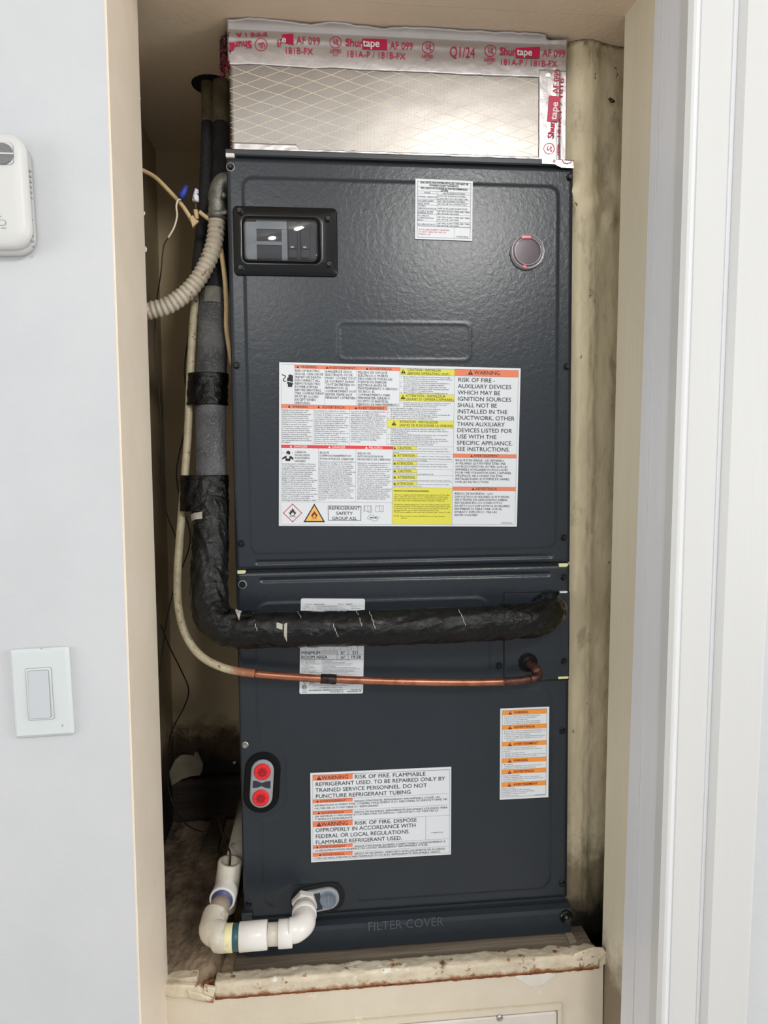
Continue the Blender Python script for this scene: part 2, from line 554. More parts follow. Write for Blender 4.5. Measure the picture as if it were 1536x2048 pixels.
def frames(path, ref=(0, -1, 0)):
    T = np.gradient(path, axis=0)
    T /= np.linalg.norm(T, axis=1)[:, None]
    n0 = np.array(ref, float) - T[0] * np.dot(ref, T[0])
    if np.linalg.norm(n0) < 1e-3:
        n0 = np.array((1.0, 0, 0)) - T[0] * T[0][0]
    n0 /= np.linalg.norm(n0)
    Ns = [n0]
    for i in range(1, len(path)):
        v = Ns[-1] - T[i] * np.dot(Ns[-1], T[i])
        Ns.append(v / np.linalg.norm(v))
    Ns = np.array(Ns)
    return T, Ns, np.cross(T, Ns)


def tube(path, r, seg=16, caps=True, fr=None, i0=0, i1=None):
    """r: scalar, array or function(index, angle) -> radius"""
    T, Nn, B = fr if fr is not None else frames(path)
    i1 = len(path) if i1 is None else i1
    rings = []
    for i in range(i0, i1):
        ring = []
        for k in range(seg):
            a = 2 * math.pi * k / seg
            rr = r(i, a) if callable(r) else (r[i] if hasattr(r, '__len__') else r)
            ring.append(path[i] + (Nn[i] * math.cos(a) + B[i] * math.sin(a)) * rr)
        rings.append(ring)
    return loft(rings, caps)


def gridsurf(nx, ny, fn):
    V = [fn(i / (nx - 1), j / (ny - 1)) for j in range(ny) for i in range(nx)]
    F = [(j * nx + i, j * nx + i + 1, (j + 1) * nx + i + 1, (j + 1) * nx + i) for j in range(ny - 1) for i in range(nx - 1)]
    return V, F


def slab(nx, ny, fn, thick):
    """closed sheet: front surface fn(u,v), back pushed by the vector thick, edges stitched"""
    V, F = gridsurf(nx, ny, fn)
    n = len(V)
    t = np.array(thick)
    V2 = [tuple(np.array(q) + t) for q in V]
    F2 = [tuple(reversed([i + n for i in f])) for f in F]
    E = []
    ring = [i for i in range(nx)] + [j * nx + nx - 1 for j in range(1, ny)] + [(ny - 1) * nx + i for i in range(nx - 2, -1, -1)] + [j * nx for j in range(ny - 2, 0, -1)]
    for a, b in zip(ring, ring[1:] + ring[:1]):
        E.append((b, a, a + n, b + n))
    return [tuple(q) for q in V] + V2, F + F2 + E


# ------------------------------------------------------------------ lettering
CHARS = sorted(set(
    "ABCDEFGHIJKLMNOPQRSTUVWXYZabcdefghijklmnopqrstuvwxyz0123456789.,:;-/()'!&%²°_ÉÈÊÀÂÓÍÑÇÚéèêàâóíñçúîôû\"|+=#"))
GLY = {}


def make_glyphs(key, res, offs):
    objs = []
    for ch in CHARS + [' ']:
        pair = []
        for body in ((ch if ch != ' ' else 'I'), 'I' + ch + 'I'):
            c = bpy.data.curves.new('g', 'FONT')
            c.body = body
            c.size = 1.0
            c.resolution_u = res
            c.offset = offs
            c.fill_mode = 'FRONT'
            o = bpy.data.objects.new('g', c)
            COL.objects.link(o)
            pair.append(o)
        objs.append((ch, pair))
    c = bpy.data.curves.new('g', 'FONT')
    c.body = 'II'
    oII = bpy.data.objects.new('g', c)
    COL.objects.link(oII)
    dg = bpy.context.evaluated_depsgraph_get()
    dg.update()

    def get(o):
        me = bpy.data.meshes.new_from_object(o.evaluated_get(dg))
        n = len(me.vertices)
        v = np.zeros(n * 3)
        me.vertices.foreach_get('co', v)
        f = [tuple(p.vertices) for p in me.polygons]
        bpy.data.meshes.remove(me)
        return v.reshape(-1, 3)[:, :2], f

    vII, _ = get(oII)
    wII = vII[:, 0].max() - vII[:, 0].min()
    tab = {}
    for ch, (a, b) in objs:
        v, f = get(a)
        vb, _ = get(b)
        adv = (vb[:, 0].max() - vb[:, 0].min()) - wII - (0 if offs == 0 else 2 * offs)
        if ch == ' ':
            v, f = np.zeros((0, 2)), []
        tab[ch] = (v, f, adv)
    cap = tab['H'][0][:, 1].max()
    GLY[key] = (tab, cap)
    for ch, pr in objs:
        for o in pr:
            cu = o.data
            bpy.data.objects.remove(o)
            bpy.data.curves.remove(cu)
    cu = oII.data
    bpy.data.objects.remove(oII)
    bpy.data.curves.remove(cu)


make_glyphs('micro', 1, 0.0)
make_glyphs('reg', 3, 0.0)
make_glyphs('bold', 3, 0.022)


def lay(s, style):
    tab, cap = GLY[style]
    x = 0.0
    V, F, n = [], [], 0
    for ch in s:
        v, f, adv = tab.get(ch, tab['-'])
        if len(v):
            V.append(v + np.array([x, 0]))
            F += [tuple(i + n for i in q) for q in f]
            n += len(v)
        x += adv
    V = np.concatenate(V) if V else np.zeros((0, 2))
    return V / cap, F, x / cap


class Print:
    """flat print on a surface: a frame (origin,u,v) at depth Y; pixel boxes read at the left end of each line"""

    def __init__(self, parent, corners, Y, crop, ysurf=None):
        self.parent, self.Y, self.crop, self.ysurf = parent, Y, crop, ysurf
        if corners is None:
            self.o, self.u, self.v = np.zeros(2), np.array([1.0, 0]), np.array([0, 1.0])
        else:
            w = [P(*c, Y)[[0, 2]] for c in corners]
            self.o = sum(w) / 4
            d = (w[1] - w[0]) + (w[2] - w[3])
            self.u = d / np.linalg.norm(d)
            self.v = np.array([-self.u[1], self.u[0]])
            loc = [np.array([np.dot(q - self.o, self.u), np.dot(q - self.o, self.v)]) for q in w]
            self.hw = (loc[1][0] - loc[0][0] + loc[2][0] - loc[3][0]) / 4
            self.hh = (loc[0][1] - loc[3][1] + loc[1][1] - loc[2][1]) / 4
        self.b = {}

    def L(self, x, y):
        w = P(self.crop[0] + x / self.crop[2], self.crop[1] + y / self.crop[2], self.Y)[[0, 2]] - self.o
        return np.array([np.dot(w, self.u), np.dot(w, self.v)])

    def put(self, key, uv, F, lift):
        if len(uv) == 0:
            return
        q = self.b.setdefault(key, ([], [], [0]))
        n = q[2][0]
        uv = np.asarray(uv)
        w = self.o + uv[:, :1] * self.u + uv[:, 1:2] * self.v
        for a in w:
            yy = self.ysurf(a[0], a[1]) if self.ysurf else self.Y
            q[0].append((a[0], yy - lift, a[1]))
        q[1].extend(tuple(i + n for i in f) for f in F)
        q[2][0] += len(uv)

    def line(self, s, A, B, cap, key='ink', style='reg', lift=0.0004):
        """A,B baseline start/end in crop px (B None = natural width); cap height crop px"""
        a = self.L(*A)
        k = 1.0 / (self.crop[2]) * (CPOS[1] * -1 + self.Y) / CF
        ch = cap * k * 1.01
        V, F, w = lay(s, style)
        if B is None:
            d = np.array([1.0, 0])
            sx = ch
        else:
            b = self.L(*B)
            d = b - a
            ln = np.linalg.norm(d)
            d = d / ln
            sx = ln / max(w, 1e-6)
        e = np.array([-d[1], d[0]])
        self.put(key, a + V[:, :1] * sx * d + V[:, 1:2] * ch * e, F, lift)

    def row(self, s, x0, y0, x1, y1, key='ink', style='reg'):
        a, b = self.L(x0, y1), self.L(x1, y1)
        t = self.L(x0, y0)
        V, F, w = lay(s, style)
        self.put(key, a + V * np.array([(b[0] - a[0]) / w, t[1] - a[1]]), F, 0.0004)

    def block(self, lines, x0, y0, x1, y1, key='ink', style='micro', ratio=0.68, fill=False, centre=False):
        n = len(lines)
        a, b, t = self.L(x0, y1), self.L(x1, y1), self.L(x0, y0)
        pitch = (t[1] - a[1]) / (n - 1 + ratio)
        ls = [lay(s, style) for s in lines]
        wm = max(w for _, _, w in ls)
        W = b[0] - a[0]
        for i, (V, F, w) in enumerate(ls):
            base = np.array([a[0], a[1] + pitch * (n - 1 - i)])
            sx = W / wm
            if centre:
                base[0] += (W - w * sx) / 2
            self.put(key, base + V * np.array([sx, pitch * ratio]), F, 0.0004)

    def rect(self, x0, y0, x1, y1, key, lift=0.0002):
        a, b = self.L(x0, y0), self.L(x0, y1)
        c = self.L(x1, y0)
        self.put(key, [(a[0], b[1]), (c[0], b[1]), (c[0], a[1]), (a[0], a[1])], [(0, 1, 2, 3)], lift)

    def rule(self, pts, w=1.6, key='ink_grey', closed=False, lift=0.0003):
        """polyline in crop px; w in crop px"""
        k = w / self.crop[2] * (self.Y - CPOS[1]) / CF / 2
        q = [self.L(*p) for p in pts]
        if closed:
            q = q + [q[0]]
        for a, b in zip(q[:-1], q[1:]):
            d = b - a
            l = np.linalg.norm(d)
            if l < 1e-9:
                continue
            d = d / l
            n = np.array([-d[1], d[0]]) * k
            d = d * k
            self.put(key, [a - d - n, b + d - n, b + d + n, a - d + n], [(0, 1, 2, 3)], lift)

    def hv(self, x0, y0, x1, y1=None, w=1.6, key='ink_grey'):
        """straight rule parallel to the sheet: horizontal if y1 is None (y at left), else vertical from y0 to y1 at x0"""
        k = w / self.crop[2] * (self.Y - CPOS[1]) / CF / 2
        a = self.L(x0, y0)
        if y1 is None:
            b = self.L(x1, y0)
            b[1] = a[1]
            self.put(key, [(a[0], a[1] - k), (b[0], a[1] - k), (b[0], a[1] + k), (a[0], a[1] + k)], [(0, 1, 2, 3)], 0.0003)
        else:
            b = self.L(x0, y1)
            self.put(key, [(a[0] - k, b[1]), (a[0] + k, b[1]), (a[0] + k, a[1]), (a[0] - k, a[1])], [(0, 1, 2, 3)], 0.0003)

    def poly(self, pts, key='ink', lift=0.0003):
        q = [self.L(*p) for p in pts]
        if sum(q[i - 1][0] * q[i][1] - q[i][0] * q[i - 1][1] for i in range(len(q))) < 0:
            q.reverse()
        self.put(key, q, [tuple(range(len(q)))], lift)

    def disc(self, cx, cy, r, key='ink', n=20, lift=0.0003, ry=None):
        self.poly([(cx + r * math.cos(2 * math.pi * k / n), cy + (ry or r) * math.sin(2 * math.pi * k / n)) for k in range(n)], key, lift)

    def ring(self, cx, cy, r, w, key='ink', n=28):
        self.rule([(cx + r * math.cos(2 * math.pi * k / n), cy + r * math.sin(2 * math.pi * k / n)) for k in range(n)], w, key, True)

    def tri(self, cx, cy, s, key='ink', mark=None):
        self.poly([(cx - s * 0.55, cy + s * 0.5), (cx + s * 0.55, cy + s * 0.5), (cx, cy - s * 0.5)], key, 0.0003)
        if mark:
            self.poly([(cx - s * .05, cy + s * .18), (cx + s * .05, cy + s * .18), (cx + s * .07, cy - s * .2), (cx - s * .07, cy - s * .2)], mark, 0.00045)
            self.poly([(cx - s * .05, cy + s * .36), (cx + s * .05, cy + s * .36), (cx + s * .05, cy + s * .26), (cx - s * .05, cy + s * .26)], mark, 0.00045)

    def finish(self, parent=None):
        names = {'ink': 'lettering', 'ink_grey': 'ruled_lines', 'ink_white': 'lettering', 'ink_red': 'lettering', 'ink_brown': 'lettering',
                 'ink_magenta': 'lettering'}
        for k, (V, F, _) in self.b.items():
            if k in names or k == 'sticker':
                add(names.get(k, 'symbol_cutout'), V, F, k, parent or self.parent, props={'kind': 'stuff'} if len(F) > 1 else None)
            else:       # every coloured field is a part of its own
                for f in F:
                    add('colour_band', [V[i] for i in f], [tuple(range(len(f)))], k, parent or self.parent)


def sheet(parent, name, corners, crop, Y=-0.0018, r=0.0, thick=0.0012, m='sticker', label=None):
    p = Print(None, corners, Y, crop)
    if r > 0:
        poly = rrect(-p.hw, -p.hh, p.hw, p.hh, r)
    else:
        poly = [(-p.hw, -p.hh), (p.hw, -p.hh), (p.hw, p.hh), (-p.hw, p.hh)]
    poly = [p.o + a * p.u + b * p.v for a, b in poly]
    V, F = prism(poly, Y, Y + thick)
    o = add(name, V, F, m, parent)
    if label:
        o['label'] = label
    p.parent = o
    return p


# ================================================================== STRUCTURE
ZC = 1.995   # closet ceiling
ZF = 0.797   # top of the platform
XL, YI, YW = -0.3160, -0.045, -0.178


def jx(z):    # right jamb line leans a little
    return 0.2558 + 0.0123 * (min(max(z, 0.6), 2.1) - 0.88)


def jy(z, a, b):   # depth of a line on the right jamb: a at z=1.98, b at z=0.80
    return b + (a - b) * (min(max(z, 0.6), 2.1) - 0.80) / 1.18


ZL = (0.0, 0.6, 1.0, 1.5, 2.1, 2.5)
# room shell
struct('floor', *box((-2.6, -3.4, -0.05), (2.6, 0.45, 0.0)), 'room_floor')
struct('ceiling_room', *box((-2.6, -3.4, 2.5), (2.6, YI, 2.55)), 'room_ceiling')
struct('wall_left', *box((-2.6, YW, 0.0), (XL, YI, 2.5)), 'wall_white', 'white painted wall left of the closet opening')
struct('trim_1', *box((XL, YW + 0.0005, 0.0), (XL + 0.0022, YI + 0.0005, ZC)), 'jamb_beige', 'beige painted jamb on the left of the closet opening')
struct('wall_header', *box((XL + 0.0022, -0.200, ZC + 0.004), (0.30, YI, 2.5)), 'ceiling_tan')
struct('ceiling', *box((-0.40, YI + 0.0005, ZC), (0.42, 0.40, ZC + 0.05)), 'ceiling_tan', 'tan painted closet ceiling')
_v, _f = box((XL + 0.0022, -0.200, ZC), (0.29, YI, ZC + 0.004))
struct('trim_2', _v, _f, 'ceiling_tan', 'tan painted underside of the closet header')
struct('wall_back', *box((-0.40, 0.385, 0.0), (0.42, 0.43, ZC)), 'closet_tan', 'stained tan back wall of the closet')
struct('wall_closet_left', *box((-0.42, YI, 0.0), (-0.385, 0.385, ZC)), 'closet_tan')
struct('wall_closet_right', *box((0.345, YI, 0.0), (0.42, 0.385, ZC)), 'closet_tan')
# wall body right of the opening and the jamb faces
rings = []
for z in ZL:
    rings.append([(jx(z), YI, z), (jx(z), jy(z, -0.127, -0.109), z), (jx(z) + 0.03, jy(z, -0.127, -0.109), z), (0.345, YI, z)])
struct('trim_3', *loft(rings), 'jamb_beige_shade', 'beige jamb on the right of the closet opening, shade put into its colour')
rings = []
for z in ZL:
    a, b = jy(z, -0.127, -0.109), -0.1405
    rings.append([(jx(z) - 0.0012, a - 0.0005, z), (jx(z) - 0.0012, b, z), (jx(z) + 0.03, b, z), (jx(z) + 0.03, a - 0.0005, z)])
struct('trim_4', *loft(rings), 'trim_grey', 'narrow grey white strip of the door jamb')
rings = []
for z in ZL:
    a, b = -0.1405, -0.2055
    rings.append([(jx(z), a - 0.0008, z), (jx(z), b, z), (jx(z) + 0.03, b, z), (jx(z) + 0.03, a - 0.0008, z)])
struct('trim_5', *loft(rings), 'trim_grey', 'wide grey white face of the door jamb')


def vboard(name, y0, xs0, y1, xs1, Yf, th, m, label, bev=0.0015):
    a0, a1 = P(xs0[0], y0, Yf), P(xs0[1], y0, Yf)
    b0, b1 = P(xs1[0], y1, Yf), P(xs1[1], y1, Yf)

    def at(p, q, z):
        t = (z - q[2]) / (p[2] - q[2])
        return q[0] + (p[0] - q[0]) * t
    rings = []
    for z in (0.0, 0.55, 2.2, 2.5):
        zz = min(max(z, 0.55), 2.2)
        xl, xr = at(a0, b0, zz), at(a1, b1, zz)
        rings.append([(xl, Yf + th, z), (xl, Yf + bev, z), (xl + bev, Yf, z), (xr - bev, Yf, z), (xr, Yf + bev, z), (xr, Yf + th, z)])
    return struct(name, *loft(rings), m, label)


vboard('trim_6', 0, (1381, 1399), 1900, (1320, 1338), -0.2095, 0.02, 'trim_white', 'thin rounded bead of the door casing', 0.004)
vboard('trim_7', 0, (1399, 1471), 1900, (1338, 1399), -0.2065, 0.03, 'trim_white', 'flat white inner board of the door casing', 0.003)
vboard('trim_8', 0, (1468, 1490), 1900, (1396, 1416), -0.2010, 0.02, 'trim_grey', 'shallow groove between the white casing boards', 0.001)
vboard('trim_9', 0, (1486, 1600), 1900, (1411, 1507), -0.2080, 0.03, 'trim_white', 'wide white outer board of the door casing', 0.006)
struct('wall_right', *box((0.32, -0.192, 0.0), (2.6, YI, 2.5)), 'wall_white', 'white painted wall right of the closet opening')


# cream column between the air handler and the right jamb
def column_fn(u, v):
    z = ZF - 0.02 + (ZC - ZF + 0.02) * v
    prof = [(0.188, 0.030), (0.2235, 0.010), (0.234, 0.006), (0.246, 0.005), (0.254, 0.0065), (0.262, 0.010), (0.290, 0.016), (0.335, 0.020)]
    t = u * (len(prof) - 1)
    i = min(int(t), len(prof) - 2)
    f = t - i
    x = prof[i][0] * (1 - f) + prof[i + 1][0] * f
    y = prof[i][1] * (1 - f) + prof[i + 1][1] * f
    x += (z - 1.4) * 0.004
    # torn paper bulge in the upper part
    d = math.exp(-((z - 1.80) / 0.030) ** 2)
    y -= 0.006 * d * max(0.0, 1 + 1.6 * nz(x * 30, z * 30, 3))
    y -= 0.008 * math.exp(-((z - 1.785 + (x - 0.25) * 0.5) / 0.012) ** 2) * (0.5 + nz(x * 60, z * 20, 9))
    y += 0.0022 * fbm(x * 22, z * 12, 1.5) + 0.0008 * fbm(x * 120, z * 120, 4)
    return (x, y, z)


struct('wall_column', *slab(40, 240, column_fn, (0, 0.02, 0)), 'column', 'cream painted rounded column beside the air handler', True)

# platform: base block, dirty floor with broken plaster, wooden ledge, rim
struct('wall_apron', *box((XL + 0.0022, -0.055, 0.0), (0.2525, -0.030, ZF - 0.012)), 'apron', 'beige painted apron wall below the unit')
WLK = {}


def dirt_fn(u, v):
    x = -0.384 + 0.164 * u
    y = -0.052 + 0.437 * v
    crack = -0.262 + 0.028 * v + 0.006 * fbm(y * 40, 1.0)
    h = 0.0035 * fbm(x * 22, y * 12, 2.0) + 0.0018 * fbm(x * 160, y * 90, 5.0)
    h += 0.014 / (1 + math.exp((x - crack) / 0.0022))
    h -= 0.012 * math.exp(-((x - crack - 0.004) / 0.003) ** 2)
    edge = min(1.0, max(0.0, (y + 0.050) / 0.02))
    return (x, y, ZF - 0.006 + h * (0.35 + 0.65 * edge))


PLAT = struct('floor_platform', *slab(70, 150, dirt_fn, (0, 0, -0.03)), 'floor_dirt', 'dirty broken plaster floor inside the closet', True)
LEDGE = add('ledge_board', *slab(60, 16, lambda u, v: (-0.2325 + 0.478 * u, -0.044 + 0.40 * v, ZF - 0.0005 + (0.0008 * fbm(u * 12, v * 60, 2) if v < 0.12 else 0.0)), (0, 0, -0.02)), 'ledge_wood', PLAT)


def rim_fn(u, v):
    # v runs from the top inner edge over the arris and down the front
    x = PZ(432, 1960, ZF)[0] + (0.2505 + 0.249) * u
    w = v * 3
    jag = 0.004 * fbm(x * 45, 7.0)
    if w < 1:
        y, z = -0.036 + jag - (0.018 + jag) * w, ZF + 0.002 + 0.002 * w
    elif w < 2:
        a = (w - 1) * math.pi / 2
        y, z = -0.054 - 0.005 * math.sin(a), ZF - 0.001 + 0.005 * math.cos(a)
    else:
        y, z = -0.059 + 0.002 * (w - 2), ZF - 0.001 - 0.017 * (w - 2)
    z += 0.0012 * fbm(x * 60, v * 6, 1)
    y += 0.0010 * fbm(x * 80, v * 8, 4)
    return (x, y, z)


add('rim_bead', *slab(150, 16, rim_fn, (0, 0.003, -0.003)), 'rim', PLAT, True)
add('rust_line', *slab(140, 4, lambda u, v: (PZ(432, 1960, ZF)[0] + 0.492 * u, -0.0582 + 0.001 * v, ZF - 0.0165 - (0.0022 + 0.0016 * fbm(u * 60, 3.0)) * v), (0, 0.003, 0)), 'rust', PLAT)


def flake(name, pxs, Y, th, m, parent, zp=None, jitter=0.0006, tilt=0.0):
    pts = [PZ(a, b, zp) if zp is not None else P(a, b, Y) for a, b in pxs]
    if zp is None:
        poly = [(q[0] + random.uniform(-jitter, jitter), q[2] + random.uniform(-jitter, jitter)) for q in pts]
        ar = sum(poly[i - 1][0] * poly[i][1] - poly[i][0] * poly[i - 1][1] for i in range(len(poly)))
        if ar < 0:
            poly.reverse()
        V, F = prism(poly, Y - th, Y, th * 0.35)
        if tilt:
            zm = sum(q[1] for q in poly) / len(poly)
            V = [(a, b - tilt * (c - zm), c) for a, b, c in V]
    else:
        n = len(pts)
        rings = [[(q[0], q[1], q[2] - 0.006) for q in pts], [(q[0], q[1], q[2] + th) for q in pts]]
        V, F = loft(rings)
    return add(name, V, F, m, parent)


flake('plaster_chunk', [(345, 1953), (362, 1950), (398, 1948), (394, 1962), (360, 1966), (330, 1962)], None, 0.006, 'rim', PLAT, ZF + 0.004)
flake('plaster_chunk', [(318, 1964), (362, 1963), (398, 1966), (428, 1985), (424, 2000), (380, 1990), (346, 1992), (318, 1978)], -0.055, 0.006, 'rim', PLAT, None, 0.001)
flake('plaster_chunk', [(376, 1978), (402, 1984), (428, 1994), (426, 2003), (400, 1998), (380, 1993)], -0.060, 0.004, 'rim', PLAT)
flake('plaster_chunk', [(410, 1968), (432, 1972), (428, 1990), (408, 1982)], -0.058, 0.005, 'rim', PLAT)
flake('paint_chip', [(1028, 1952), (1046, 1946), (1100, 1944), (1112, 1948), (1090, 1966), (1072, 1973), (1058, 1972), (1044, 1962)], -0.055, 0.0014, 'chip_white', PLAT)
flake('paint_chip', [(330, 1981), (345, 1981), (345, 1998), (332, 1996)], -0.055, 0.0014, 'apron', PLAT)
flake('paint_chip', [(1128, 1926), (1150, 1905), (1185, 1893), (1205, 1895), (1213, 1904), (1195, 1918), (1160, 1935)], -0.056, 0.003, 'rim', PLAT, None, 0.0004)
flake('paint_chip', [(1185, 1918), (1214, 1905), (1214, 1925), (1200, 1930)], -0.055, 0.002, 'apron', PLAT)
for px, py, r in ((422, 1957, 5), (412, 1962, 3.5), (1110, 1903, 3)):
    q = PZ(px, py, ZF + 0.004)
    add('nail_head', *frustum(q - np.array([0, 0, 0.004]), (0, -0.3, 1), [(0, 0.004), (0.003, 0.004), (0.0045, 0.002)], 10), 'rust', PLAT)
a, b, c, d = PZ(1122, 1849, ZF + 0.001), PZ(1130, 1847, ZF + 0.001), PZ(1153, 1882, ZF + 0.001), PZ(1139, 1885, ZF + 0.001)
add('edge_strip', *loft([[q_ - np.array([0, 0, 0.004]) for q_ in (a, b, c, d)], [q_ + np.array([0, 0, 0.0015]) for q_ in (a, b, c, d)]]), 'plaster_flake', PLAT)
# smudges and nicks on the column and the jamb
WCOL = bpy.data.objects['wall_column']
flake('plaster_nick', [(1217, 199), (1221, 203), (1228, 203), (1229, 206), (1222, 207)], 0.006, 0.004, 'dark_wood', WCOL)
# white access panel below with its moulding
a, b = P(330, 2048, -0.055), P(1121, 2004, -0.055)
ap = thing('access_panel', 'white painted access panel screwed on below the unit', 'panel', (0.0, -0.058, 0.40))
z1 = b[2] - 0.006
add('panel_face', *prism(rrect(-0.23, 0.40, b[0] - 0.006, z1 - 0.004, 0.003), -0.0595, -0.0555, 0.0015), 'panel_white', ap)
add('moulding', *box((-0.24, -0.0585, z1 - 0.002), (b[0], -0.0555, b[2])), 'apron', ap)
add('moulding', *box((b[0] - 0.005, -0.0585, 0.40), (b[0], -0.0555, z1 - 0.0025)), 'apron', ap)
q = P(999, 2036, -0.0595)
add('screw', *frustum(q + np.array([0, 0.001, 0]), (0, -1, 0), [(0, 0.0042), (0.0018, 0.0042), (0.0028, 0.0030), (0.0022, 0.0014)], 14), 'screw_steel', ap)

# things on the back wall and closet floor
WBK = bpy.data.objects['wall_back']
add('sill_beam', *slab(50, 8, lambda u, v: (-0.384 + 0.165 * u, 0.352 + 0.002 * fbm(u * 20, v * 5), ZF + 0.004 + 0.078 * v + 0.003 * fbm(u * 14, v * 3, 4)), (0, 0.032, 0)), 'dark_wood', WBK, True)
flake('plaster_flake', [(349, 1520), (363, 1508), (371, 1509), (386, 1508), (392, 1500), (398, 1502), (402, 1516), (409, 1526), (406, 1540), (398, 1552),
                        (384, 1553), (362, 1558), (352, 1568), (341, 1574), (338, 1545)], 0.345, 0.004, 'plaster_flake', WBK, None, 0.002, 0.15)
flake('plaster_flake', [(362, 1458), (376, 1456), (379, 1466), (370, 1470)], 0.384, 0.003, 'plaster_flake', WBK)
flake('plaster_flake', [(466, 1523), (473, 1522), (471, 1528), (468, 1527)], 0.350, 0.003, 'chip_white', WBK)
a, b = PZ(452, 1592, ZF + 0.012), PZ(420, 1700, ZF + 0.012)
d = (b - a) / np.linalg.norm(b - a)
nrm = np.array([-d[1], d[0], 0]) * 0.012
pk = thing('wood_scrap', 'short dirty plank lying on the closet floor', 'plank', tuple((a + b) / 2 - np.array([0, 0, 0.006])))
add('plank', *loft([[a - nrm - (0, 0, 0.006), a + nrm - (0, 0, 0.006), a + nrm + (0, 0, 0.006), a - nrm + (0, 0, 0.006)],
                    [b - nrm * 1.1 - (0, 0, 0.006), b + nrm * 1.1 - (0, 0, 0.006), b + nrm * 1.1 + (0, 0, 0.006), b - nrm * 1.1 + (0, 0, 0.006)]]), 'plank', pk)
# hole in the ceiling for the refrigerant lines
hc = PZ(424, 170, ZC)
CEIL = bpy.data.objects['ceiling']
add('pipe_hole', *frustum((hc[0], hc[1], ZC - 0.0012), (0, 0, 1), [(0, 0.0285), (0.0013, 0.029)], 22), 'dark_hole', CEIL)
# chipped paint along the left jamb edge
T1 = bpy.data.objects['trim_1']
for px, py, s in ((277, 199, 5), (281, 312, 3), (288, 428, 4), (289, 500, 6), (291, 590, 3), (296, 860, 3)):
    flake('paint_chip', [(px - s, py - s * 0.9), (px + s * 0.4, py - s), (px + s * 0.8, py - s * 0.2), (px + s * 0.5, py + s * 0.8), (px - s, py + s)], 0.002, 0.0016, 'chip_white', T1)

# ================================================================== AIR HANDLER
XW = 0.22225
AH = thing('air_handler', 'tall charcoal grey air handler covered in warning stickers', 'air handler', (0, 0.18, ZF))
add('cabinet', *box((-XW + 0.001, 0.005, ZF), (XW - 0.001, 0.36, 1.840)), 'panel_side', AH)
add('seam_shadow', *box((-XW + 0.003, 0.0042, 1.30), (XW - 0.003, 0.0052, 1.3195)), 'black_gap', AH)


def sd_rr(x, z, x0, z0, x1, z1, r):
    cx, cz = (x0 + x1) / 2, (z0 + z1) / 2
    dx = np.abs(x - cx) - (x1 - x0) / 2 + r
    dz = np.abs(z - cz) - (z1 - z0) / 2 + r
    return np.hypot(np.maximum(dx, 0), np.maximum(dz, 0)) + np.minimum(np.maximum(dx, dz), 0) - r


def sst(a, b, x):
    t = np.clip((x - a) / (b - a), 0, 1)
    return t * t * (3 - 2 * t)


def metal_panel(name, x0, z0, x1, z1, hfn, step=0.0019, y=0.0, th=0.004):
    nx, nzz = int((x1 - x0) / step) + 1, int((z1 - z0) / step) + 1
    X, Z = np.meshgrid(np.linspace(x0, x1, nx), np.linspace(z0, z1, nzz))
    H = hfn(X, Z)
    e = np.minimum(np.minimum(X - x0, x1 - X), np.minimum(Z - z0, z1 - Z))
    H = H - 0.0016 * (1 - sst(0, 0.004, e))      # rolled edge
    Y = y - H
    n = X.size
    V = np.stack([X, Y, Z], -1).reshape(-1, 3)
    i = np.arange(n).reshape(nzz, nx)
    F = np.stack([i[:-1, :-1], i[:-1, 1:], i[1:, 1:], i[1:, :-1]], -1).reshape(-1, 4)
    ring = np.concatenate([i[0], i[1:, -1], i[-1, -2::-1], i[-2:0:-1, 0]])
    Vb = V[ring].copy()
    Vb[:, 1] = y + th
    E = [(ring[(k + 1) % len(ring)], ring[k], n + k, n + (k + 1) % len(ring)) for k in range(len(ring))]
    Fl = F.tolist() + E + [tuple(n + k for k in reversed(range(len(ring))))]
    return add(name, np.concatenate([V, Vb]), Fl, 'panel_metal', AH, True)


def X0(px, py):
    return P(px, py)[0]


def Z0(px, py):
    return P(px, py)[2]


def seg_d(x, z, ax, az, bx, bz):
    t = np.clip(((x - ax) * (bx - ax) + (z - az) * (bz - az)) / ((bx - ax) ** 2 + (bz - az) ** 2), 0, 1)
    return np.hypot(x - ax - t * (bx - ax), z - az - t * (bz - az))


def up_h(x, z):
    s = sd_rr(x, z, X0(489, 500), Z0(800, 1101), X0(1115, 500), Z0(700, 362), 0.012)
    h = 0.0009 * (1 - sst(-0.0016, 0.0012, s))
    h += 0.0002 * np.exp(-((s + 0.0005) / 0.0016) ** 2)
    s = sd_rr(x, z, X0(677, 680), Z0(800, 720), X0(940, 680), Z0(800, 646), 0.008)
    h += 0.0004 * np.exp(-(s / 0.0015) ** 2)
    s = seg_d(x, z, X0(514, 1125), Z0(514, 1125), X0(1102, 1112), Z0(1102, 1112))
    h -= 0.0022 * (1 - sst(0.0008, 0.0032, s))
    return h


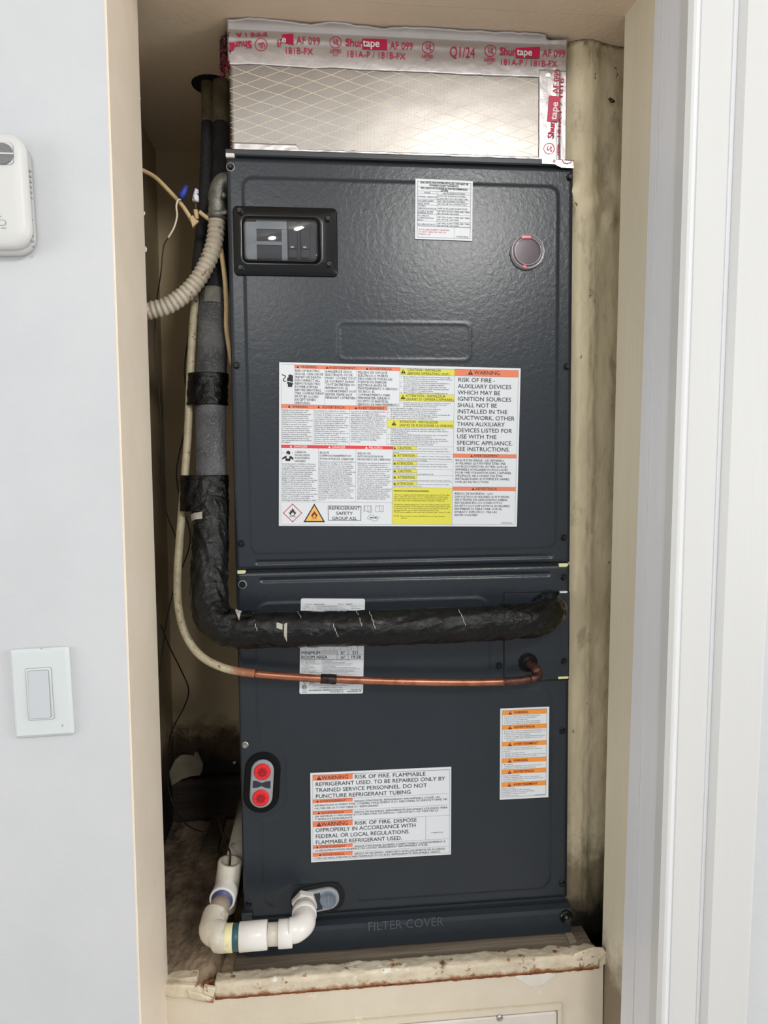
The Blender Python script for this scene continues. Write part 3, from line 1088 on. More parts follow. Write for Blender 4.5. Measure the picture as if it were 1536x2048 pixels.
def lo_h(x, z):
    s1 = sd_rr(x, z, X0(513, 1330), Z0(800, 1470), X0(979, 1280), Z0(750, 1200), 0.018)
    s2 = sd_rr(x, z, X0(524, 1650), Z0(800, 1795), X0(1101, 1600), Z0(800, 1388), 0.018)
    s = np.minimum(s1, s2)
    s = np.maximum(s, -(np.hypot((x - X0(525, 1563)) * 1.0, np.maximum(np.abs(z - Z0(525, 1563)) - 0.022, 0)) - 0.031))
    s = np.maximum(s, -(np.hypot(np.maximum(np.abs(x - X0(634, 1803)) - 0.030, 0), z - Z0(634, 1803)) - 0.026))
    h = 0.0009 * (1 - sst(-0.0016, 0.0012, s))
    h += 0.0002 * np.exp(-((s + 0.0005) / 0.0016) ** 2)
    s = seg_d(x, z, X0(523, 1161), Z0(523, 1161), X0(1098, 1148), Z0(1098, 1148))
    h -= 0.0022 * (1 - sst(0.0008, 0.0032, s))
    return h


ZMID = 1.3121
metal_panel('upper_door', -XW, ZMID + 0.0022, XW, 1.8305, up_h)
metal_panel('lower_panel', -XW, 0.8435, XW, ZMID - 0.0018, lo_h)
add('top_cap', *prism([(-XW, 1.8325), (XW, 1.8325), (XW, 1.8405), (-XW, 1.8405)], -0.002, 0.02, 0.0015), 'panel_side', AH)

# filter cover along the bottom
prof = [(0.006, 0.7985), (-0.010, 0.7985), (-0.0125, 0.801), (-0.0125, 0.829), (-0.0105, 0.834), (-0.003, 0.8375), (0.006, 0.8375)]
xs = (-XW + 0.004, XW + 0.0015)
fc = add('filter_cover', *loft([[(xs[0], y, z) for y, z in prof], [(xs[1], y, z) for y, z in prof]]), 'panel_metal', AH)
pr = Print(fc, None, -0.0127, (680, 1720, 2.695))
Vg, Fg, wg = lay('FILTER COVER', 'reg')
a, b = P(735, 1862, -0.0127), P(887, 1851, -0.0127)
sx = (b[0] - a[0]) / wg
pts = np.stack([a[0] + Vg[:, 0] * sx, np.full(len(Vg), -0.0131), a[2] + 0.0005 + Vg[:, 1] * 0.0118], 1)
add('lettering', pts, Fg, mat('letter_highlight_enamel', (74, 81, 88), rough=0.3), fc, props={'label': 'raised words moulded in the filter cover', 'kind': 'stuff'})  # flat letters in a paler colour that stands in for embossed highlights
q = P(1132, 1833, -0.0125)
add('boss', *frustum((q[0], 0.002, q[2]), (0, -1, 0), [(0, 0.009), (0.0165, 0.009), (0.018, 0.0075), (0.016, 0.004)], 20), 'black_plastic', fc)
add('screw', *frustum((q[0], -0.0135, q[2]), (0, -1, 0), [(0, 0.0022), (0.0018, 0.0018)], 10), 'screw_steel', fc)
q = P(496, 1836, -0.006)
add('end_tab', *prism(rrect(q[0] - 0.009, q[2] - 0.006, q[0] + 0.006, q[2] + 0.006, 0.002), -0.006, 0.004, 0.001), 'panel_metal', fc)

# refrigerant access plate on the right
a, b = P(1009, 1187), P(1132, 1358)
add('plate_seam_shade', *prism(rrect(a[0] - 0.0012, b[2] - 0.0012, XW - 0.0005, a[2] + 0.0012, 0.002), -0.0016, -0.0002), 'black_gap', AH)  # black sheet behind the plate, putting shade into its seam
PLATE = add('coil_access_plate', *prism(rrect(a[0], b[2], XW - 0.0015, a[2], 0.002), -0.0030, 0.0, 0.0012), 'panel_metal', AH)
# screws
SCREW = None


def screw(px, py, Y=-0.0005, m='screw_black', parent=None, r=0.0041, ring=False):
    global SCREW
    q = P(px, py, Y)
    a = frustum((q[0], Y + 0.001, q[2]), (0, -1, 0), [(0, r * 1.12), (0.0016, r * 1.12), (0.0022, r * 0.92)], 14)
    b = frustum((q[0], Y - 0.001, q[2]), (0, -1, 0), [(0, r * 0.86), (0.0028, r * 0.82), (0.0034, r * 0.68)], 6)
    c = box((q[0] - r * 0.55, Y - 0.0047, q[2] - r * 0.1), (q[0] + r * 0.55, Y - 0.0042, q[2] + r * 0.1))
    o = add('screw', *join(a, b, c), m, parent or AH)
    if ring:
        add('worn_ring', *frustum((q[0], Y + 0.0005, q[2]), (0, -1, 0), [(0, r * 1.34), (0.0010, r * 1.30), (0.0012, r * 1.14)], 18), 'inner_steel', o)
    return o


for px, py, rg in ((461, 334, 1), (1139, 355, 0), (1133, 733, 0), (473, 731, 0), (1127, 1075, 0), (483, 1087, 0), (485, 1169, 1), (1127, 1154, 0),
                   (1125, 1462, 0), (497, 1808, 0), (1124, 1767, 0)):
    screw(px, py, ring=bool(rg))
screw(490, 1490, m='screw_steel')
for px, py in ((998, 1212), (997, 1331)):
    screw(px, py, -0.0005)
for px, py in ((1127, 1213), (1127, 1322)):
    screw(px, py, -0.003, parent=PLATE)
# bits of pale foam in the seams, bare spot at the corner
for (x0, y0, x1, y1, m_) in ((475, 1141, 492, 1147, 'seam_tag'), (1118, 1127, 1136, 1133, 'seam_tag'), (1115, 1352, 1136, 1356, 'seam_tag'), (1118, 1182, 1134, 1185, 'sticker'),
                             (452, 308, 470, 316, 'chip_white')):
    a, b = P(x0, y0), P(x1, y1)
    add('seam_foam', *prism([(a[0], b[2]), (b[0] - 0.002, b[2]), (b[0], (a[2] + b[2]) / 2), (b[0] - 0.001, a[2]), (a[0], a[2])], -0.0032 if y0 > 1180 or y0 < 400 else -0.001, 0.003), m_, AH)

# breaker window
c4 = [P(464, 411.5, -0.003), P(674.5, 416.7, -0.003), P(675.5, 553, -0.003), P(469, 550, -0.003)]
x0, x1, z0, z1 = (c4[0][0] + c4[3][0]) / 2, (c4[1][0] + c4[2][0]) / 2, (c4[2][2] + c4[3][2]) / 2, (c4[0][2] + c4[1][2]) / 2
ia, ib = P(485, 435, -0.003), P(640, 526, -0.003)
ix0, ix1, iz0, iz1 = ia[0], ib[0], ib[2], ia[2]
ro = rrect(x0, z0, x1, z1, 0.006, 6)
ri = rrect(ix0, iz0, ix1, iz1, 0.008, 6)
rm = rrect(ix0 - 0.004, iz0 - 0.004, ix1 + 0.004, iz1 + 0.004, 0.010, 6)
rings = [[(a, 0.0, b) for a, b in ro], [(a, -0.0030, b) for a, b in ro]]
ro2 = rrect(x0 + 0.001, z0 + 0.001, x1 - 0.001, z1 - 0.001, 0.005, 6)
rings += [[(a, -0.0040, b) for a, b in ro2], [(a, -0.0042, b) for a, b in rm], [(a, -0.0062, b) for a, b in ri], [(a, -0.001, b) for a, b in ri], [(a, 0.0, b) for a, b in ri]]
V, F = loft(rings, caps=False)
n = len(ro)
F += [(j, 6 * n + j, 6 * n + (j + 1) % n, (j + 1) % n) for j in range(n)]
BW = add('breaker_window', V, F, 'black_plastic', AH, True)
BW['label'] = 'black framed clear window over the breakers'
# clear bubble
rings = []
for t, d in ((0.0, -0.003), (0.0004, -0.009), (0.002, -0.0125), (0.0055, -0.0145)):
    rings.append([(a, d, b) for a, b in rrect(ix0 + t, iz0 + t, ix1 - t, iz1 - t, max(0.0025, 0.008 - t), 6)])
V, F = loft(rings, caps=False)
nn = len(rings[0])
F.append(tuple(3 * nn + j for j in range(nn)))
add('clear_cover', V, F, 'clear', BW, True)
# inside: plate with openings, breakers
kx = (ix1 - ix0) / (960 - 225.0)


def wx(c):
    return ix0 + (c - 225) * kx


kz = (iz1 - iz0) / (1080 - 660.0)


def wz(c):
    return iz1 - (c - 660) * kz


add('back_plate', *box((ix0 + .0005, -0.0026, iz0 + .0005), (ix1 - .0005, -0.0018, iz1 - .0005)), 'inner_dark', BW)
add('mounting_plate', *box((wx(235), -0.0036, wz(1060)), (wx(355), -0.0027, wz(700))), 'inner_steel', BW)
add('mounting_plate', *box((wx(355), -0.0036, wz(765)), (wx(645), -0.0027, wz(680))), 'inner_steel', BW)
add('mounting_plate', *box((wx(355), -0.0046, wz(918)), (wx(595), -0.0027, wz(885))), 'inner_steel', BW)
add('mounting_plate', *box((wx(595), -0.0036, wz(1065)), (wx(648), -0.0027, wz(768))), 'inner_steel', BW)
for c0, c1 in ((655, 745), (775, 868)):
    br = add('breaker', *prism(rrect(wx(c0), wz(1040), wx(c1), wz(690), 0.001), -0.0052, -0.0027, 0.0006), 'breaker', BW)
    add('breaker_toggle', *box((wx(c0 + 8), -0.0074, wz(955)), (wx(c1 - 8), -0.005, wz(905))), 'breaker', BW)
    add('toggle_mark', *box((wx(c0 + 25), -0.0078, wz(950)), (wx(c0 + 55), -0.0073, wz(935))), 'white_mark', BW)
for px, py in ((479, 422), (656, 438), (658, 529), (481.5, 536)):
    screw(px, py, -0.0040, parent=BW, r=0.0043)

# sight lens with the red indicator
q = P(1054.5, 504, -0.003)
SG = add('indicator_lens', *frustum((q[0], 0.001, q[2]), (0, -1, 0), [(0, 0.0222), (0.006, 0.0222), (0.0072, 0.0212), (0.0072, 0.0198), (0.0055, 0.0186), (0.002, 0.0186)], 40, False), 'lens_ring', AH, True)
SG['label'] = 'round clear indicator lens with a red light'
add('lens_back', *frustum((q[0], -0.0010, q[2]), (0, -1, 0), [(0, 0.0190), (0.0012, 0.0188)], 36), 'lens_back', SG)
add('lens_face', *frustum((q[0], -0.0046, q[2]), (0, -1, 0), [(0, 0.0188), (0.0008, 0.0186)], 36), 'clear_lens', SG)
for r in (0.0172, 0.0212):
    T = [(q[0] + r * math.cos(t * math.pi / 24), -0.0070, q[2] + r * math.sin(t * math.pi / 24)) for t in range(49)]
    add('lens_rim', *tube(np.array(T), 0.0006, 6, False), 'lens_ring', SG, True)
l = P(1050, 532, -0.004)
add('red_light', *frustum((l[0], -0.0022, l[2]), (0, -1, 0), [(0, 0.0022), (0.0012, 0.0020), (0.0020, 0.0010)], 14), 'led', SG)
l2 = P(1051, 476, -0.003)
add('red_glint', *prism(rrect(l2[0] - 0.006, l2[2] - 0.0016, l2[0] + 0.006, l2[2] + 0.0016, 0.0015), -0.0072, -0.006), 'led_glint', SG)  # glowing bar painted in for the red glow at the lens top
for px, py in ((1022, 507), (1088, 499)):
    t = P(px, py, -0.004)
    add('lens_tab', *box((t[0] - 0.001, -0.004, t[2] - 0.0012), (t[0] + 0.001, 0.0, t[2] + 0.0012)), 'clear_lens', SG)


# drain ports
def capsule(c, axis, half, r, n=12):
    a = np.array(axis, float)
    a /= np.linalg.norm(a)
    p = np.array([-a[1], a[0]])
    out = []
    for s, t0 in ((1, -90), (-1, 90)):
        for k in range(n + 1):
            t = math.radians(t0 + 180.0 * k / n)
            out.append(np.array(c) + a * half * s + (a * math.cos(t) + p * math.sin(t)) * r)
    return out


ca, cb = P(525, 1542, -0.006)[[0, 2]], P(522, 1594, -0.006)[[0, 2]]
cc, ax, hf = (ca + cb) / 2, ca - cb, np.linalg.norm(ca - cb) / 2
DP = add('drain_port', *prism(capsule(cc, ax, hf, 0.0232), -0.0035, 0.0, 0.0012), 'black_matte', AH)
DP['label'] = 'upright drain port with two red plugs'
add('port_plate', *prism(capsule(cc, ax, hf, 0.0148), -0.0075, -0.003, 0.0015), 'grey_plastic', DP)
u = ax / np.linalg.norm(ax)
p_ = np.array([u[1], -u[0]])
bow = [(-.0115, -.005), (-.0115, .005), (-.006, .0045), (0, .002), (.006, .0045), (.0115, .005), (.0115, -.005), (.006, -.0045), (0, -.002), (-.006, -.0045)]
pts = [cc + p_ * a + u * b for a, b in bow]
pts.reverse()
add('bow_recess', *prism(pts, -0.0079, -0.0072), 'dark_recess', DP)
for c in (ca, cb):
    pl = add('red_plug', *frustum((c[0], -0.006, c[1]), (0, -1, 0), [(0, 0.0108), (0.0035, 0.0108), (0.0045, 0.0098)], 28), 'red_plug', DP)
    star = [(c[0] + (0.0072 if k % 2 == 0 else 0.0050) * math.cos(math.pi * k / 8), c[1] + (0.0072 if k % 2 == 0 else 0.0050) * math.sin(math.pi * k / 8)) for k in range(16)]
    add('star_socket', *prism(star, -0.0110, -0.0100), 'red_dark', pl)
    add('socket_core', *frustum((c[0], -0.0108, c[1]), (0, -1, 0), [(0, 0.0032), (0.0012, 0.0026)], 14), 'red_dark', pl)
ca, cb = P(612, 1806, -0.006)[[0, 2]], P(656, 1797, -0.006)[[0, 2]]
cc, ax, hf = (ca + cb) / 2, cb - ca, np.linalg.norm(ca - cb) / 2
DQ = add('drain_port', *prism(capsule(cc + np.array([0.001, -0.001]), ax, hf + 0.001, 0.0205), -0.0035, 0.0, 0.0012), 'black_gap', AH)
DQ['label'] = 'sideways drain port with the white pipe in it'
add('port_plate', *prism(capsule(cc, ax, hf, 0.0150), -0.0085, -0.003, 0.0015), 'grey_plastic', DQ)
u = ax / np.linalg.norm(ax)
p_ = np.array([-u[1], u[0]])
pts = [cc + p_ * a + u * b + u * 0.001 for a, b in bow]
add('bow_recess', *prism(pts, -0.0089, -0.0082), 'dark_recess', DQ)
add('clear_cap', *frustum((cb[0], -0.0075, cb[1]), (0, -1, 0), [(0, 0.0112), (0.0022, 0.0112), (0.0026, 0.0102), (0.0012, 0.0092)], 26), 'pvc_clear', DQ, True)
add('cap_web', *box((cb[0] - 0.0005, -0.0098, cb[1] - 0.007), (cb[0] + 0.0005, -0.0085, cb[1] + 0.006)), 'grey_plastic', DQ)
# rubber grommet for the liquid line
q = P(1056, 1325, -0.004)
GR = add('rubber_grommet', *frustum((q[0], -0.0028, q[2]), (0, -1, 0), [(0, 0.0128), (0.0016, 0.0128), (0.0024, 0.0118), (0.0018, 0.0100), (0.0022, 0.0062), (0.0036, 0.0050)], 30), 'black_matte', AH, True)

# ------------------------------------------------------------------ stickers
CA, CB, CC, CD = (550, 715, 5.9077), (780, 725, 5.6889), (550, 880, 5.9077), (780, 880, 5.6889)
s = sheet(AH, 'warning_sticker', [(557, 724), (1041, 737), (1034, 1053), (559, 1052)], CA, -0.0026, label='large white multilingual warning sticker with orange, yellow and red bands')
s.crop = CA
s.rect(232, 85, 1480, 128, 'ink_orange')
s.rect(73, 553, 1327, 600, 'ink_orange')
for t, x, y, x1 in (('WARNING', 310, 124, 495), ('AVERTISSEMENT', 635, 133, 948), ('ADVERTENCIA', 1115, 146, 1380), ('WARNING', 205, 594, 390), ('ADVERTENCIA', 557, 599, 825), ('AVERTISSEMENT', 983, 609, 1297)):
    s.row(t, x, y - 27, x1, y)
for x, y in ((270, 110), (615, 119), (1088, 131), (168, 578), (515, 584), (957, 595)):
    s.tri(x, y, 28)
for x, y0, y1 in ((232, 85, 550), (588, 97, 560), (965, 105, 567), (1477, 118, 570), (452, 570, 1028), (883, 578, 1035), (1325, 585, 1040)):
    s.hv(x, y0, x, y1)
s.hv(73, 82, 1480)
s.hv(73, 552, 1480)
s.block(['RISK OF ELECTRIC', 'SHOCK. CAN CAUSE', 'INJURY OR DEATH:', 'DISCONNECT ALL', 'REMOTE ELECTRIC', 'POWER SUPPLIES', 'BEFORE SERVICING.', 'THIS COMPARTMENT', 'MUST BE CLOSED', 'EXCEPT WHEN', 'SERVICING.'], 237, 140, 580, 548, ratio=0.72)
s.block(['DANGER DE CHOC', 'ÉLECTRIQUE OU DE', 'MORT. COUPEZ TOUT', 'LE COURANT AVANT', 'TOUT ENTRETIEN OU', 'REPARATION. LE', 'COMPARTIMENT DOIT', 'RESTER FERME SAUF', "PENDANT L'ATRETIEN."], 595, 150, 960, 487, ratio=0.72)
s.block(['PELIGRO DE CHOQUE', 'ELÉCTRICO O MUERTE', 'DESCONECTE TODAS LAS', 'FUENTES DE ENERGÍA', 'ELÉCTRICA ANTES DE', 'MANTENIMIENTO O SERVICIO', 'TÉCNICO. EL', 'COMPARTIMENTO DEBE', 'PERMANECER CERRADO', 'EXCEPTO DURANTE EL', 'SERVICIO DE MANTENIMIENTO.'], 975, 160, 1470, 566, ratio=0.72)
s.block(['Heating units should not be used', 'without routine inspection and', 'maintenance. If the building in which', 'any such device is located will be', 'vacant, care should be taken that', 'such device is routinely inspected and', 'maintained. In the event that the', 'building is exposed to freezing', 'temperatures, all water pipes should', 'be drained, the building should be', 'properly winterized, and the water', 'source should be closed. Should the', 'building be exposed to freezing', 'temperatures, any hydronic coil units', 'should be drained as well. In such', 'case, alternative heat sources should', 'be utilized.'], 82, 610, 440, 1008)
s.block(['Las unidades de calefacción no deberán', 'usarse sin la inspección y el mantenimiento', 'de rutina. Si el edificio en el que se', 'encuentra el dispositivo estará vacío, habrá', 'que asegurarse de que el dispositivo se', 'inspeccione y reciba mantenimiento de', 'rutina. En caso de que el edificio esté', 'expuesto a temperaturas bajo cero, todas', 'las tuberías de agua deberán drenarse, el', 'edificio deberá acondicionarse', 'debidamente para el invierno y deberá', 'cerrarse el suministro de agua. En caso de', 'que el edificio esté expuesto a', 'temperaturas bajo cero, también deberán', 'drenarse todas las unidades de bobinas', 'hidrónicas. En ese caso, deberán utilizarse', 'fuentes de calor alternativas.'], 463, 620, 877, 1020)
s.block(['Les unités de chauffage ne doivent pas être', 'utilisées sans une inspection et une', 'maintenance de routine. Si le bâtiment dans', "lequel l'appareil est installé est inoccupé, il", "faut s'assurer d'inspecter et de maintenir", "l'appareil de façon routinière. Dans le cas où", 'le bâtiment est exposé à des conditions de', "gel, toutes les conduites d'eau doivent être", 'vidangées. De plus, le bâtiment doit être', "correctement hivérisé et l'arrivée d'eau doit", 'être fermée. Si le bâtiment est exposé à des', 'conditions de gel, tous les appareils avec', 'serpentin à eau chaude doivent être', 'vidangés aussi. Dans un tel cas, il faut', 'utiliser un dispositif de chauffage', 'de rechange.'], 893, 628, 1312, 1000)
# shock pictogram
s.poly([(145, 240), (160, 235), (158, 208), (172, 205), (176, 198), (186, 200), (190, 206), (212, 208), (213, 318), (203, 325), (203, 348), (153, 348), (153, 318), (143, 300)])
s.poly([(146, 283), (163, 277), (170, 284), (180, 278), (200, 292), (212, 288), (212, 298), (198, 300), (182, 288), (172, 296), (160, 286), (146, 292)], 'sticker', 0.0005)
s.rule([(86, 203), (100, 210), (112, 212), (126, 222), (118, 236), (102, 256), (100, 270), (110, 280), (124, 284)], 9, 'ink')
# danger row
s.crop = CC
s.rect(75, 55, 1397, 93, 'ink_danger')
for t, x, y, x1 in (('DANGER', 222, 90, 383), ('DANGER', 673, 96, 833), ('PELIGRO', 1108, 102, 1270)):
    s.row(t, x, y - 27, x1, y, 'ink_white')
for x, y in ((188, 75), (643, 82), (1080, 88)):
    s.tri(x, y, 26, 'ink_white')
s.hv(513, 80, 513, 728)
s.hv(957, 88, 957, 733)
s.hv(75, 730, 1385)
s.hv(75, 995, 1385)
s.hv(75, -720, 75, 995)
s.block(['CARBON', 'MONOXIDE', 'POISONING', 'HAZARD'], 232, 132, 412, 259, ratio=0.68)
s.disc(157, 152, 24)
s.disc(150, 172, 10, 'sticker', lift=0.0005)
s.poly([(84, 212), (130, 184), (142, 194), (170, 194), (184, 186), (217, 212), (216, 236), (186, 218), (178, 250), (126, 248), (122, 214), (85, 232)])
s.disc(153, 204, 17, 'sticker', lift=0.0005)
s.disc(97, 150, 9, 'ink_grey_fill')
s.disc(205, 150, 8, 'ink_grey_fill')
s.block(['Special warning for installation of furnaces', 'or air handling units in enclosed areas such', 'as garages, utility rooms or parking areas.', 'Carbon monoxide producing devices (such', 'as automobile, space heater, gas water', 'heater, etc.) should not be operated in', 'enclosed areas such as unventilated', 'garages or utility rooms because of the', 'danger of carbon monoxide (CO) poisoning', 'resulting from the exhaust emissions. If a', 'furnace or air handler is installed in an', 'enclosed area and a carbon monoxide', 'producing device is operated therein, there', 'must be adequate direct outside ventilation.', 'Carbon monoxide emissions can be', '(re)circulated throughout the structure if the', 'furnace or air handler is operating in any', 'mode. CO can cause serious illness', 'including permanent brain damage or death.'], 83, 272, 503, 716)
s.block(['RISQUE', "D'EMPOISONNEMENT AU", 'MONOXYDE DE CARBONE'], 527, 136, 930, 233, ratio=0.68)
s.block(["Avertissement spécial au sujet de l'installation", "d'appareils de chauffage ou de traitement", "d'air dans des endroits clos, tels les garages,", "les locaux d'entretien et les stationnements.", 'Évitez de mettre en marche les appareils', 'produisant du monoxyde de carbone (tels que', 'les automobiles, les appareils de chauffage', 'autonome, etc.) dans des endroits non', "ventilés tels que les d'empoisonnement au", 'monoxyde de carbone. Si vous devez faire', 'fonctionner ces appareils dans un endroit', "clos, assurez-vous qu'il y ait une ventilation", "directe provenant de l'exterier. Les émissions", 'de monoxyde de carbone peuvent être', "recirculés dans les endroits clos, si l'appareil", "de chauffage ou de traitement d'air sont en", 'marche. Le monoxyde de carbone peut', 'causer des maladies graves telles que des', 'dommages permanents au cerveau et même', 'la mort.'], 520, 247, 950, 711)
s.block(['RIESGO DE', 'INTOXICACIÓN POR', 'MONÓXIDO DE CARBONO'], 975, 145, 1370, 240, ratio=0.68)
s.block(['Advertencia especial para la instalación de', 'calentadores o manejadoras de aire en', 'áreas cerradas como estacionamientos o', 'cuartos de servicio. Los equipos o aparatos', 'que producen monóxido de carbono (tal', 'como automóvil, calentador de gas,', 'calentador de agua por medio de gas, etc.)', 'no deben ser operados en áreas cerradas', 'debido al riesgo de envenenamiento por', 'monóxido de carbono (CO) que resulta de', 'las emisiones de gases de combustión. Si', 'el equipo o aparato se opera en dichas', 'áreas, debe existir una adecuada', 'ventilación directa al exterior. Las emisiones', 'de monóxido de carbono pueden circular a', 'través del aparato cuando se opera en', 'cualquier modo. El monóxido de carbono', 'puede causar enfermedades severas como', 'daño cerebral permanente o muerte.'], 970, 262, 1380, 700)


def flame(cx, cy, k, key, inner):
    s.poly([(cx - 38 * k, cy + 8 * k), (cx - 40 * k, cy - 8 * k), (cx - 30 * k, cy - 4 * k), (cx - 24 * k, cy - 30 * k), (cx - 14 * k, cy - 22 * k), (cx - 2 * k, cy - 58 * k), (cx + 8 * k, cy - 36 * k), (cx + 14 * k, cy - 40 * k),
            (cx + 20 * k, cy - 14 * k), (cx + 30 * k, cy - 22 * k), (cx + 32 * k, cy - 6 * k), (cx + 40 * k, cy - 8 * k), (cx + 36 * k, cy + 12 * k), (cx + 18 * k, cy + 34 * k), (cx - 18 * k, cy + 34 * k)], key, 0.0005)
    s.poly([(cx - 20 * k, cy + 18 * k), (cx - 10 * k, cy - 2 * k), (cx - 4 * k, cy + 8 * k), (cx + 4 * k, cy - 14 * k), (cx + 12 * k, cy + 6 * k), (cx + 20 * k, cy + 2 * k), (cx + 16 * k, cy + 24 * k), (cx, cy + 30 * k), (cx - 14 * k, cy + 28 * k)], inner, 0.0007)
    s.rule([(cx - 34 * k, cy + 46 * k), (cx + 34 * k, cy + 46 * k)], 5 * k, key, lift=0.0005)


s.rule([(208, 757), (316, 862), (208, 966), (100, 862)], 8, 'ink_red', True)
flame(208, 860, 1.0, 'ink', 'sticker')
s.poly([(465, 750), (336, 971), (592, 971)], 'ink', 0.0002)
s.poly([(465, 776), (360, 957), (568, 957)], 'ink_amber', 0.0004)
flame(465, 888, 0.95, 'ink_brown', 'ink_amber')
s.rule([(627, 777), (1017, 781), (1015, 951), (629, 951)], 4, 'ink_grey', True)
s.rule([(632, 783), (1012, 786), (1010, 946), (633, 946)], 1.5, 'ink_grey', True)
s.row('REFRIGERANT', 637, 787, 1003, 823)
s.row('SAFETY', 720, 847, 920, 882)
s.row('GROUP A2L', 673, 907, 968, 943)
for pts in ([(1050, 852), (1050, 782), (1064, 776), (1080, 776), (1097, 784), (1112, 776), (1130, 777), (1144, 786), (1144, 852), (1100, 852)], [(1097, 784), (1097, 850)], [(1062, 780), (1062, 840), (1080, 838), (1097, 846), (1112, 838), (1130, 840), (1130, 780)],
            [(1188, 778), (1208, 784), (1232, 772), (1256, 782), (1281, 776), (1280, 846), (1256, 850), (1232, 842), (1208, 852), (1190, 846), (1188, 778)], [(1232, 772), (1232, 842)], [(1258, 806), (1256, 834)],
            [(1116, 884), (1152, 886), (1180, 902), (1234, 910), (1202, 950), (1168, 958), (1140, 940), (1090, 928), (1116, 884)]):
    s.rule(pts, 3.0, 'ink_grey')
s.rule([(1128, 912), (1140, 918), (1184, 920), (1198, 912)], 7, 'ink')
s.rule([(1126, 922), (1140, 917)], 6, 'ink')
s.rule([(1184, 920), (1200, 926)], 6, 'ink')
# installer column
s.crop = CB
for r in ((117, 68, 737, 138), (113, 355, 733, 434), (-32, 653, 727, 736)):
    s.rect(*r, 'ink_yellow')
    s.hv(r[0], r[1], r[2])
    s.hv(r[0], r[3], r[2])
for t, x, y, x1 in (('CAUTION - INSTALLER', 197, 95, 580), ('(BEFORE OPERATING UNIT)', 197, 136, 678), ('ATTENTION - INSTALLEUR', 178, 391, 630), ("(AVANT D' OPERER L'APPAREIL)", 180, 429, 728), ('ATENCION - INSTALADOR', 107, 687, 547), ('(ANTES DE FUNCIONAR LA UNIDAD)', 107, 726, 718)):
    s.row(t, x, y - 27, x1, y)
for x, y in ((151, 100), (147, 393), (45, 691)):
    s.tri(x, y, 50, 'ink', 'ink_yellow')
s.block(['1.  Be sure all factory and field electrical connections are tight.', '     A loose connection produces excessive heat which destroys', '     the electrical wire and terminal connector.', '2.  On the heating units, adjust thermostat heat anticipator to', '     correspond with value listed in installation manual.', '3.  Field wire lugs are designed for copper wire. See unit', '     label for suggested wire sizes, unless otherwise specified.', '     Use minimum 60 °C rating for wires.', '4.  Wires should be retightened prior to turning power on.'], 120, 152, 700, 349)
s.block(['1.  Soyez sûr que tous les raccordements électriques sont serrés.', '     Un raccordement dénoué produit une chaleur excessive', '     qui détruit le fil électrique et le connecteur.'], 118, 448, 695, 503)
s.block(['2.  Sur les dispositifs de chauffage, ajuster le détecteur de chaleur au', '     thermostat à la valeur énumérée dans le manuel d\'installation.', '3.  Crochets de fil sont conçus pour le fils de cuivre seulement.', "     sur l'appareil disponible pour le type de fil approprié. Utiliser au minimum fils", '     de type 60 °C à moins que celui-ci soit spécifié différemment.', '4.  Les fils doivent être resserrés avant d\'établir le courant.'], -28, 513, 680, 640)
s.block(['1.  Asegúrese que todas las conexiones eléctricas estén apretadas. Una', '     conexión suelta produce exceso de calor que destruye el cable eléctrico', '     y la terminal eléctrica.', '2.  Para las unidades de calefacción ajuste el termostato para corresponder', '     con el valor enumerado en el manual de instalación.', '3.  Las terminales de la fuente de energía están diseñadas solamente para', '     cable de cobre. Vea la etiqueta en la pared para sugerencias de tamaños.', '     Si no hay especificación, use cables de un mínimo de 60 °C', '4.  Vuelva apretar los cables antes de encender la unidad.'], -28, 745, 665, 936)
s.hv(737, 72, 737, 1900)
s.rect(738, 72, 1463, 150, 'ink_orange')
s.row('WARNING', 955, 93, 1252, 136)
s.tri(915, 112, 54, 'ink', 'ink_orange')
s.hv(738, 151, 1463)
s.hv(117, 60, 1463)
s.hv(1462, 88, 1462, 1840)
s.block(['RISK OF FIRE -', 'AUXILIARY DEVICES', 'WHICH MAY BE', 'IGNITION SOURCES', 'SHALL NOT BE', 'INSTALLED IN THE', 'DUCTWORK, OTHER', 'THAN AUXILIARY', 'DEVICES LISTED FOR', 'USE WITH THE', 'SPECIFIC APPLIANCE.', 'SEE INSTRUCTIONS.'], 757, 172, 1408, 1006, style='reg', ratio=0.64)
s.crop = CD
for y, t, x, x1 in ((70, 'CAUTION', 85, 245), (155, 'ATTENTION', 83, 283), (244, 'ATENCIÓN', 78, 258), (332, 'CAUTION', 90, 245), (403, 'ATTENTION', 85, 282), (475, 'ATENCIÓN', 80, 262)):
    s.rect(37, y, 305, y + 39, 'ink_yellow')
    s.rule([(37, y), (305, y + 1), (305, y + 39), (37, y + 39)], 2, 'ink_grey', True)
    s.hv(305, y + 1, 715)
    s.row(t, x, y + 7, x1, y + 33)
    s.tri(55, y + 20, 26)
for x, y0, x1, y1, ls in ((322, 93, 655, 106, ['Wet rags must be used to protect TXV']), (38, 118, 672, 147, ['(Thermal Expansion Valve) and other heat sensitive components when', 'brazing.']),
                          (313, 180, 683, 192, ['Des chiffons mouillés doivent être utilisés']), (37, 204, 702, 238, ['pour protéger le détendeur thermostatique et les autres éléments sensibles', "à la chaleur lors d'une opération de brasage."]),
                          (315, 268, 642, 280, ['Se deben usar trapos húmedos para']), (37, 290, 655, 324, ['proteger la válvula de expansión de termostato y otros componentes', 'sensibles al soldar con cobre.']),
                          (40, 378, 497, 391, ['All drain pan connections to be hand tightened only.']), (36, 450, 692, 464, ['Les raccords du bac récupération doivent être serrés à la main seulement.']),
                          (305, 498, 670, 511, ['Todas las conexiones del panel de drenaje']), (36, 518, 366, 531, ['deben apretarse a mano únicamente.'])):
    s.block(ls, x, y0, x1, y1, ratio=0.68)
s.rect(30, 542, 708, 960, 'ink_yellow')
